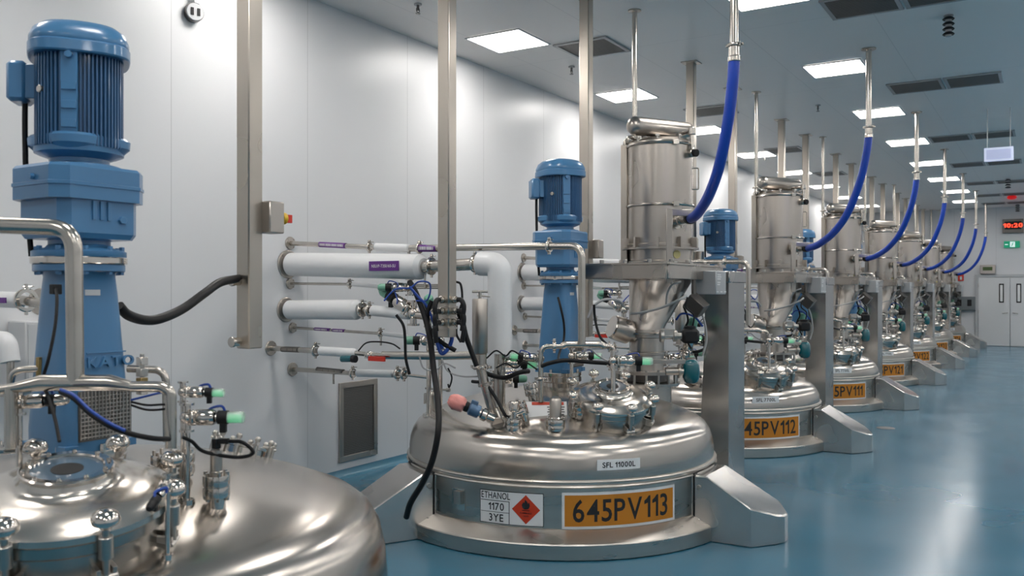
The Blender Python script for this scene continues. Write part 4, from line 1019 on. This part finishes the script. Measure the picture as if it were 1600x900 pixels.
# ================================================================ FITTINGS ON THE TANKS
def on_dome(px, py, i=1):
    st = ST[i]; h = .8
    for _ in range(30):
        p = on(px, py, Z=h); r = math.hypot(p.x-st['x'], p.y-st['y'])/st['s']; h = .5*h + .5*(dome_z(min(r, 1.15)) + st['dz'])
    return on(px, py, Z=h)
RT = Vector((RX, RY, 0))
cluster = []
def pneu(p, d, k, label, cap='greenbody', collect=True, clear=True, name_stem=True):
    """diaphragm valve with steel actuator and clear cap holding a green lamp"""
    d = Vector(d).normalized(); t = thing('pneumatic_valve', label, 'valve', p, 0, 'small pneumatic valves on the tanks')
    m_ = MB(); m_.ball((0,0,0), .035*k, 14); x, y, _ = ortho(d)
    m_.cyl(-Vector((0,0,.065*k)), Vector((0,0,.065*k)), .020*k, seg=12); m_.lathe([(0,0),(.036*k,0),(.036*k,.012*k),(0,.012*k)], Vector((0,0,.06*k)), (0,0,1), 16); m_.lathe([(0,0),(.036*k,0),(.036*k,.012*k),(0,.012*k)], Vector((0,0,-.072*k)), (0,0,1), 16)
    m_.box((0,0,0), (.075*k,.075*k,.02*k), mx=frame(d*.035*k, d), ch=.008*k)
    for a in range(4): q = (x*(1 if a & 1 else -1) + y*(1 if a & 2 else -1))*.03*k; m_.cyl(q+d*.015*k, q+d*.055*k, .006*k, seg=6)
    m_.build('valve_body', 'polish', t)
    m_ = MB(); m_.lathe([(0,.045*k),(.036*k,.045*k),(.04*k,.055*k),(.04*k,.125*k),(.034*k,.14*k),(.02*k,.145*k),(.02*k,.165*k),(0,.165*k)], (0,0,0), d, 22); m_.build('actuator', 'polish', t)
    m_ = MB(); m_.lathe([(0,.155*k),(.034*k,.155*k),(.034*k,.205*k),(0,.205*k)], (0,0,0), d, 18); m_.box((0,0,0), (.03*k,.03*k,.06*k), mx=frame(d*.18*k+Vector((0,0,-.045*k)), (0,0,1), d)); m_.build('position_switch', 'black', t)
    if clear:
        m_ = MB(); m_.lathe([(0,.205*k),(.029*k,.205*k),(.029*k,.275*k),(.025*k,.282*k),(0,.282*k)], (0,0,0), d, 18); c = m_.build('clear_cap', 'clear', t)
        m_ = MB(); m_.lathe([(0,.207*k),(.018*k,.207*k),(.018*k,.265*k),(0,.265*k)], -Vector((0,0,.006*k)), d, 12); m_.build('green_lamp', 'lampgreen', c)
    else:
        m_ = MB(); m_.lathe([(0,.205*k),(.032*k,.205*k),(.032*k,.25*k),(.022*k,.27*k),(0,.275*k)], (0,0,0), d, 18); m_.build('indicator_cap', cap, t)
    m_ = MB(); b0 = d*.10*k + x*.04*k; m_.tube(spline([b0, b0+Vector((0,0,.035*k)), d*.17*k+Vector((0,0,.055*k)), d*.19*k+Vector((0,0,.03*k))]), .0045, 8); m_.build('air_tube', 'bluecable', t)
    for st in ST[:2]:
        r = math.hypot(p.x-st['x'], p.y-st['y'])
        if r < 1.08 and name_stem:
            zt = dome_z(r) + st['dz']*(st is ST[0]) - .02
            if p.z - .07*k > zt + .02: m_ = MB(); m_.cyl((0,0,-.06*k), (0,0,zt-p.z), .017*k, seg=12); m_.lathe([(0,0),(.04*k,0),(.04*k,.03),(0,.03)], (0,0,zt-p.z), (0,0,1), 16); m_.build('stem_pipe', 'polish', t)
    if collect: cluster.append(t)
    return t
def cable(name, label, pts, r, m='cable', group='cables over the tanks', collect=True, n=8):
    o = solo(name, MB().tube(spline(pts, n), r, 10), m, label, 'cable' if m != 'bluecable' else 'air tube', pts[0], group)
    if collect: cluster.append(o)
    return o
def Wz(z): return lambda x, y: W(x, y, z)
# manifold over tank 645PV113
q = Wz(6.05); t = thing('spray_manifold', 'U-shaped steel manifold pipe before the motor stand on tank 645PV113', 'pipe', q(903,541), 0, 'spray manifolds')
run(t, [q(845,628), q(845,541), q(880,541)], .017, .06, 'left_leg'); run(t, [q(878,541), q(884,538), q(938,538), q(944,541)], .024, .01, 'header'); run(t, [q(942,541), q(958,541), q(958,590)], .017, .06, 'right_leg')
clampon(t, q(866,541), RT, .028); clampon(t, q(845,592), (0,0,1), .028); clampon(t, q(958,572), (0,0,1), .028); cluster.append(t)
# nozzles (parts of the tank)
def tank_nozzle(i, px, py, pyt, rpx, bolts=6, lean=(0,0,1)):
    b = on_dome(px, py, i); z = b.x*FX + b.y*FY; top = EYE - (pyt-HOR)*z/FOC
    nozzle(tanks[i], b.x-ST[i]['x'], b.y-ST[i]['y'], rpx*z/FOC, 0, top, bolts=bolts, lean=lean); return Vector((b.x, b.y, top)), z
nz1, zz = tank_nozzle(1, 868, 668, 655, 15)
m_ = MB(); o = nz1; t = thing('probe', 'upright steel cylinder probe on a small flange in front of tank 645PV113 motor stand', 'sensor', o, 0, 'upright probes')
t['label'] = 'upright steel cylinder probe before the motor stand on tank 645PV113'
m_.lathe([(0,0),(.040,0),(.040,.125),(.034,.135),(.026,.14),(.026,.15),(0,.15)], seg=22); m_.build('housing', 'satin', t); m_ = MB(); m_.ring((0,0,.01), (0,0,1), .05, .008, 24, 6); m_.build('clamp_ring', 'polish', t); cluster.append(t)
nz2, zz = tank_nozzle(1, 803, 668, 655, 12)
t = thing('probe', 'short steel probe with black cable near the upright probe on tank 645PV113', 'sensor', nz2, 0, 'upright probes')
m_ = MB(); m_.lathe([(0,0),(.022,0),(.022,.05),(.034,.06),(.036,.11),(.03,.12),(.022,.12),(.02,.105),(0,.105)], seg=22); m_.cyl((0,0,.03), (.06,.03,.06), .016); m_.build('housing', 'polish', t); cluster.append(t)
cable('signal_cable', 'black cable looping down to the short probe on tank 645PV113', [W(738,596,6.2), W(758,600,6.1), W(775,622,6.05), W(789,648,6.0), W(798,652,6.05)], .012)
# warning plate lying on dome
b = on_dome(852, 646, 1); nrm = Vector((b.x-ST[1]['x'], b.y-ST[1]['y'], 1.7)).normalized()
t = thing('warning_plate', 'white warning plate with red heading on the dome of tank 645PV113', 'sign', b+nrm*.03, 0, 'warning plates'); fr_ = frame((0,0,0), (-.0+.52*.9,-.85*.9,.55), RT)
m_ = MB(); m_.box((0,0,0), (.30,.12,.004), mx=fr_); m_.build('plate', 'white', t); m_ = MB(); m_.box((0,0,0), (.22,.022,.003), mx=fr_ @ Matrix.Translation((.02,.045,.003))); m_.build('red_heading', 'redsign', t)
m_ = MB()
for k in range(4): m_.box((0,0,0), (.12 - .01*(k % 2),.006,.002), mx=fr_ @ Matrix.Translation((.075,.018-.018*k,.003)))
m_.build('lettering', 'ink', t); m_ = MB(); m_.cyl((0,0,-.02), (0,0,-.07), .012); m_.build('stem', 'bolt', t)
# tall sight tube with T handle
q = Wz(6.1); bb = on_dome(778, 662, 1)
t = thing('sample_tube', 'upright polished steel tube with T-handle at the left of tank 645PV113', 'tube', bb, 0, 'upright sample tubes')
m_ = MB(); m_.lathe([(0,0),(.052,0),(.055,.004),(.055,.375),(.052,.38),(0,.38)], q(750,552), (0,0,1), 28); m_.build('tube', 'satin', t, LOC(t))
m_ = MB(); p = q(750,468); m_.cyl(p, p+Vector((0,0,.06)), .012); m_.cyl(p+Vector((0,0,.055))-RT*.055, p+Vector((0,0,.055))+RT*.055, .009); m_.cyl(p+Vector((0,0,.03))-RT*.02, p+Vector((0,0,.02))+RT*.07, .006); m_.build('t_handle', 'bolt', t, LOC(t))
m_ = MB(); m_.cyl(q(750,552), q(750,572), .046); m_.cyl(q(750,570), q(751,576), .052); m_.cyl(q(751,574), q(757,600), .034); m_.cyl(q(757,598), q(758,603), .048); m_.cyl(q(758,600), q(771,648), .034); m_.cyl(q(771,646), bb, .045); m_.build('lower_pipe', 'satin', t, LOC(t))
clampon(t, q(751,573), (0,0,1), .055); clampon(t, q(771,648), (.2,-.1,1), .05); cluster.append(t)
# pink bagged sensor
q = Wz(5.95); p = q(762,650); d = (q(712,628)-p).normalized()
t = thing('bagged_sensor', 'sensor with head wrapped in pink plastic on the left of tank 645PV113', 'sensor', p)
m_ = MB(); m_.lathe([(0,-.05),(.03,-.05),(.03,0),(.045,.01),(.045,.04),(.03,.05),(.03,.06),(0,.06)], (0,0,0), d, 20); m_.build('process_fitting', 'polish', t)
m_ = MB(); m_.lathe([(0,.06),(.042,.06),(.046,.07),(.046,.13),(.035,.14),(0,.14)], (0,0,0), d, 22); m_.box((0,0,0), (.05,.05,.05), mx=frame(d*.10+Vector((0,0,.04)), d)); m_.build('transmitter', mat('blue_grey_cast', (.10,.17,.27), .35, .4), t)
m_ = MB(); m_.lathe([(0,.14),(.032,.14),(.036,.15),(.036,.17),(0,.17)], (0,0,0), d, 18); m_.build('black_collar', 'black', t)
m_ = MB(); rs = [(0,.165),(.03,.165),(.046,.178),(.055,.20),(.052,.225),(.056,.245),(.046,.27),(.03,.285),(.012,.288),(0,.285)]; m_.lathe(rs, (0,0,0), d, 20)
for v in m_.v: v += Vector((random.uniform(-.004,.004), random.uniform(-.004,.004), random.uniform(-.004,.004)))
m_.build('pink_wrap', 'pink', t)
# threaded pot at rear left
b = on_dome(678, 640, 1); t = thing('clamped_pot', 'steel clamped pot with side handle at the rear left of tank 645PV113', 'fitting', b)
m_ = MB(); m_.lathe([(0,-.03),(.052,-.03),(.052,.11),(.056,.115),(.056,.13),(.05,.14),(0,.145)], seg=24); m_.build('pot', 'polish', t); m_ = MB(); m_.box((.02,0,.16), (.2,.02,.014)); m_.cyl((0,0,.13), (0,0,.16), .01); m_.cyl((.12,0,.16), (.15,0,.16), .015); m_.build('yoke', 'bolt', t)
for k in range(2): m_ = MB(); m_.tube(fillet([(-.05,-.01+.02*k,.12),(-.085,-.01+.02*k,.12),(-.085,-.01+.02*k,.04)], .01), .005, 8); m_.build('side_clip', 'bolt', t)
# pneumatic valves
YV = Wz(6.2)
pneu(P(646,489,Y4), P(590,448,Y4)-P(646,489,Y4), 1.35, 'large green-headed valve at the pipe end left of tank 645PV113', clear=False)
pneu(P(640,449,Y3), -RT, .9, 'small green-headed valve under the upper wall pipe at tank 645PV113', clear=False)
pneu(P(670,495,Y4), Vector((.3,-.4,.3)), 1.1, 'polished round valve body beside the tall conduit post at tank 645PV113', clear=False)
pneu(P(688,532,Y5), -RT, 1.0, 'green-headed valve just above the long steel pipe at tank 645PV113', clear=False)
pneu(W(782,565,6.3), RT+Vector((0,0,-.1)), .95, 'pneumatic valve with green lamp right of the sample tube on tank 645PV113')
pneu(W(845,560,6.25), -RT+Vector((0,0,.1)), .8, 'pneumatic valve facing left beside the manifold leg on tank 645PV113')
pneu(W(772,592,6.5), RT, .9, 'polished valve behind the sample tube on tank 645PV113', clear=False)
pneu(W(958,563,5.95), RT+Vector((0,0,-.02)), .95, 'green glowing valve in front of the chute on tank 645PV113')
pneu(W(893,556,6.5), RT, .8, 'pneumatic valve with green lamp behind the manifold on tank 645PV113')
pneu(W(1070,555,7.6), Vector((.3,-.2,.9)), 1.3, 'upright polished valve beside the black actuator on tank 645PV113', clear=False)
pneu(W(1040,560,7.7), RT, .9, 'small polished valve behind the chute on tank 645PV113')
# fittings row at the left of the motor flange (small angled nozzles)
for (px, py, pt, rp, ln) in ((825,655,630,9,(-.25,-.25,1)),(838,632,600,11,(-.2,-.1,1)),(800,610,580,14,(-.2,.1,1)),(905,650,632,12,(.1,-.2,1))):
    tank_nozzle(1, px, py, pt, rp, 5, ln)
for i in range(2, 8):
    for (px, py, pt, rp, ln) in ((838,632,600,11,(-.2,-.1,1)),(868,668,652,15,(0,0,1))):
        b = on_dome(px, py, 1); x, y = (b.x-ST[1]['x'])*.93, (b.y-ST[1]['y'])*.93; nozzle(tanks[i], x, y, .055, 0, dome_z(math.hypot(x, y)/.93)-.03, bolts=5, lean=ln)
# cables
cable('power_cable', 'thick black cable hanging in front of tank 645PV113 down to its left foot', [W(640,440,6.0), W(650,458,5.95), W(664,495,5.9), W(672,530,5.85), W(678,580,5.8), W(684,625,5.65), W(685,670,5.5), W(676,718,5.5), W(660,755,5.55), W(642,785,5.62), W(635,808,5.7)], .020, collect=False, n=10)
q = Wz(5.9)
cable('power_cable', 'black cable bundle from conduit post glands at tank 645PV113', [q(675,470), q(668,490), q(672,515), q(690,535), q(712,548)], .016)
cable('power_cable', 'thick black cable right of the conduit post over tank 645PV113', [q(714,485), q(722,500), q(728,525), q(736,548), q(745,572)], .018)
cable('power_cable', 'thin black cable right of the conduit post over tank 645PV113', [q(712,440), q(720,445), q(722,470), q(716,492), q(713,520), q(720,535)], .008)
cable('air_tube', 'blue air tube bundle under the conduit post at tank 645PV113', [q(683,535), q(690,552), q(700,545), q(706,530), q(704,520)], .014, 'bluecable')
cable('air_tube', 'blue tube strands crossing above the long pipe at tank 645PV113', [q(640,448), q(652,462), q(668,480), q(680,512), q(692,545)], .009, 'bluecable')
cable('air_tube', 'thin blue tube curling by the pale green valves at tank 645PV113', [q(600,470), q(618,452), q(640,450), q(655,440), q(672,444), q(668,468), q(650,470)], .006, 'bluecable')
cable('power_cable', 'black cable running down behind the green valves at tank 645PV113', [q(619,492), q(630,508), q(633,530), q(634,560), q(640,585)], .010)
cable('power_cable', 'black cable loop between sample tube and manifold on tank 645PV113', [W(752,580,6.2), W(770,587,6.2), W(790,590,6.1), W(812,582,6.05), W(826,580,6.1)], .017)
cable('power_cable', 'thick black cable arching across the blue motor stand on tank 645PV113', [W(846,572,6.0), W(860,567,5.98), W(885,563,5.98), W(925,566,6.0), W(950,568,6.1), W(965,572,6.2)], .015)
cable('signal_cable', 'thin black cable hanging on the blue motor stand of tank 645PV113', [W(872,465,6.55), W(876,480,6.5), W(881,505,6.5), W(881,530,6.48), W(874,552,6.3), W(872,563,6.1)], .009)
for k, pts in enumerate(([(690,560),(700,580),(722,588),(750,588)],[(700,575),(706,590),(702,605),(700,600)],[(655,556),(662,575),(680,578),(695,568),(712,575)],[(760,560),(775,548),(790,556),(800,548),(815,556)],[(905,556),(920,545),(935,556),(955,565),(968,556)],[(775,575),(790,568),(806,575),(820,566),(840,578)])):
    cable('signal_cable', ('thin grey wire loop %s on tank 645PV113' % ['under the long pipe','hanging below the conduit post','left of the conduit post','beside the sample tube','behind the manifold','beside the loop of black cable'][k]), [W(x, y, 6.15) for x, y in pts], .006, 'cable' if k % 2 else 'grey')
cable('signal_cable', 'pale grey cable draped across the hopper of tank 645PV113', [W(985,490,7.05), W(1005,488,7.0), W(1035,480,6.95), W(1062,468,6.9), W(1072,462,6.95)], .011, 'grey')
cable('signal_cable', 'pale grey cable curving left of the hopper of tank 645PV113', [W(918,497,6.9), W(928,478,6.9), W(945,468,6.9), W(965,470,6.95), W(976,480,7.0)], .011, 'grey')
cable('signal_cable', 'black cable hanging left of the chute on tank 645PV113', [W(928,476,6.8), W(930,500,6.8), W(937,525,6.7), W(948,538,6.6)], .010)
cable('signal_cable', 'grey cable arching from junction box over the hopper of tank 645PV113', [W(1064,440,6.85), W(1050,445,6.85), W(1043,458,6.9), W(1041,475,6.95)], .009, 'grey')
for k, pts in enumerate(([(1068,478),(1075,500),(1068,520),(1080,545)],[(1092,480),(1100,500),(1104,530),(1098,555)],[(1056,500),(1066,490),(1085,495),(1098,510)])):
    cable('signal_cable', ['black wire hanging under the junction box of tank 645PV113','grey wire hanging beside the column of tank 645PV113','blue wire looping over the black actuator of tank 645PV113'][k], [W(x, y, 7.4) for x, y in pts], .009, ['cable','grey','bluecable'][k])
# repeat the fittings at the tanks behind
for i in range(2, 8):
    for k, o in enumerate(cluster):
        if 'conduit post' in o['label']: continue
        if i > 5 and o['category'] in ('cable', 'air tube'): continue
        lab = o['label'].replace('tank 645PV113', ST[i]['d'])
        dup(o, 0, ST[i]['y']-ST[1]['y'], lab, None, -.05)

# ---- fittings on the foreground tank
q = Wz(2.86)
t = thing('spray_manifold', 'large steel manifold pipe bending in front of the foreground blue motor stand', 'pipe', q(118,604), 0)
up = q(-230,344); run(t, [Vector((up.x, up.y, CEIL)), up, q(115,356), q(118,600)], .027, .075, 'supply_pipe', seg=22)
m_ = MB()
m_.tube([q(22,606), q(66,598), q(172,598), q(208,604)], [.016,.027,.027,.016], 22); m_.build('header', 'pipe', t, LOC(t))
run(t, [q(-20,612), q(22,606)], .016, n='left_branch'); run(t, [q(205,604), q(252,604), q(267,612), q(267,700)], .018, .06, 'right_leg'); run(t, [q(16,606), q(16,700)], .018, .06, 'left_leg')
t2 = thing('loop_pipe', 'thin steel U-pipe behind the foreground manifold with small brass clamps', 'pipe', W(190,580,3.2), 0)
p3 = Wz(3.25); run(t2, [p3(17,640), p3(17,578), p3(62,576)], .013, .05, 'left_elbow'); run(t2, [p3(200,576), p3(259,578), p3(261,690)], .014, .05, 'right_elbow')
for x_, y_, m__ in ((222,564,'polish'),(222,582,'bolt'),(222,596,'brass'),(222,610,'polish')): m_ = MB(); m_.box(W(x_,y_,2.95), (.028,.028,.026)); m_.build('clip', m__, t2, LOC(t2))
m_ = MB(); m_.cyl(W(222,553,2.95), W(222,614,2.95), .007); m_.build('clip_bolt', 'bolt', t2, LOC(t2)); m_ = MB(); m_.box(p3(62,576), (.02,.02,.085)); m_.cyl(p3(62,562), p3(62,590), .012); m_.build('end_clamp', 'brass', t2, LOC(t2))
nzA, _z = tank_nozzle(0, 270, 745, 708, 32, 8)
nzB, _z = tank_nozzle(0, 338, 790, 742, 20, 6)
nzC, _z = tank_nozzle(0, 14, 725, 694, 26, 8)
t = thing('probe', 'upright cylinder sensor with black plug on its own flange, right of the foreground manway', 'sensor', nzB)
z_ = nzB.x*FX+nzB.y*FY
m_ = MB(); m_.lathe([(0,0),(.022,0),(.022,.012),(.020,.014),(.020,.085),(.014,.09),(0,.09)], seg=22); m_.build('housing', 'satin', t); m_ = MB(); m_.box((0,0,.105), (.022,.022,.035)); m_.box((.022,.012,.115), (.035,.018,.018), rz=.5); m_.build('plug', 'black', t)
e = nzB + Vector((.035,.02,.115)); cable('signal_cable', 'black cable looping from the upright sensor on the foreground tank', [e, e+RT*.05+Vector((0,0,-.005)), e+RT*.085+Vector((0,0,-.04)), e+RT*.03+Vector((0,0,-.055)), W(320,706,2.95), W(300,690,2.92), W(285,683,2.9)], .0062, collect=False)
cable('power_cable', 'thick blue and black cable sweeping across the foreground motor stand to the valves', [W(95,612,2.8), W(115,622,2.76), W(140,645,2.74), W(170,665,2.72), W(205,678,2.72), W(240,685,2.75), W(264,686,2.82)], .0085, 'cable', collect=False)
cable('air_tube', 'blue air tube lying along the thick foreground cable', [W(95,609,2.79), W(116,618,2.75), W(141,641,2.73), W(171,661,2.71), W(196,673,2.71)], .0055, 'bluecable', collect=False)
cable('signal_cable', 'thin black cable hanging down the left side of the foreground motor stand', [W(87,450,3.05), W(89,470,3.0), W(86,510,2.95), W(76,560,2.9), W(66,598,2.9), W(76,620,2.82), W(86,655,2.75), W(93,690,2.7)], .0055, collect=False)
m_ = MB(); m_.box(W(87,452,3.06), (.03,.03,.035)); solo('cable_plug', m_, 'black', 'small black plug on the foreground motor stand', 'plug', W(87,452,3.06)).location = W(87,452,3.06)
cable('power_cable', 'thick black hose from the foreground motor stand up to the conduit post', [W(186,478,3.5), W(200,492,3.55), W(225,500,3.65), W(250,498,3.75), W(285,483,3.9), W(320,458,4.05), W(345,441,4.2), W(374,435,4.38)], .021, collect=False, n=12)
pneu(W(286,612,3.0), RT+Vector((0,0,-.03)), .5, 'small valve with green lamp, upper of the two right of the foreground manifold', collect=False)
pneu(W(292,652,2.95), RT, .68, 'large valve with green lamp, lower of the two right of the foreground manifold', collect=False)
pneu(W(30,628,2.9), RT+Vector((0,0,.05)), .6, 'polished valve body under the left end of the foreground manifold', cap='polish', clear=False, collect=False)
pneu(W(262,755,2.62), Vector((.25,-.6,-.35)), .42, 'small black-ended valve beside the foreground manway knobs', cap='black', clear=False, collect=False)
for k, pts in enumerate(([(205,625),(225,620),(245,615),(262,612)],[(205,628),(230,633),(255,632),(268,634)],[(205,633),(228,640),(250,640),(275,636)])):
    cable('air_tube' if k == 0 else 'signal_cable', ['thin blue tube','upper thin dark wire','lower thin dark wire'][k] + ' between foreground motor stand and its valves', [W(x, y, 3.05) for x, y in pts], .004, 'bluecable' if k == 0 else 'cable', collect=False)
# capped hand hole near the rear right of the foreground dome
b = on_dome(405, 700, 0); ax = Vector((.0,.36,1)).normalized(); c = Vector((ST[0]['x']-.02, ST[0]['y']+.80, 0)); c.z = dome_z(.80)+ST[0]['dz']
t = thing('hand_hole', 'ring of clamps around a hand hole at the rear of the foreground dome', 'hand hole', c)
m_ = MB(); m_.lathe([(0,-.06),(.115,-.06),(.115,.02),(.13,.022),(.13,.034),(0,.036)], (0,0,0), ax, 36); m_.build('cover', 'polish', t)
xx, yy, _ = ortho(ax)
for k in range(10):
    a = 2*math.pi*k/10; e = (xx*math.cos(a)+yy*math.sin(a)); m_ = MB(); m_.cyl(e*.135-ax*.02, e*.135+ax*.06, .009, seg=8); m_.ball(e*.135+ax*.065, .014, 10); m_.cyl(e*.10+ax*.04, e*.15+ax*.045, .008, seg=8); m_.build('clamp_bolt', 'bolt', t)
# floor drain in the aisle
p = on(1384, 669, Z=0); m_ = MB(); m_.lathe([(0,0),(.11,0),(.11,.003),(.10,.005),(0,.005)], seg=32); o = solo('floor_drain', m_, 'grille', 'small round steel floor drain in the blue aisle floor', 'drain', (0,0,0)); o.location = (p.x, p.y, 0)
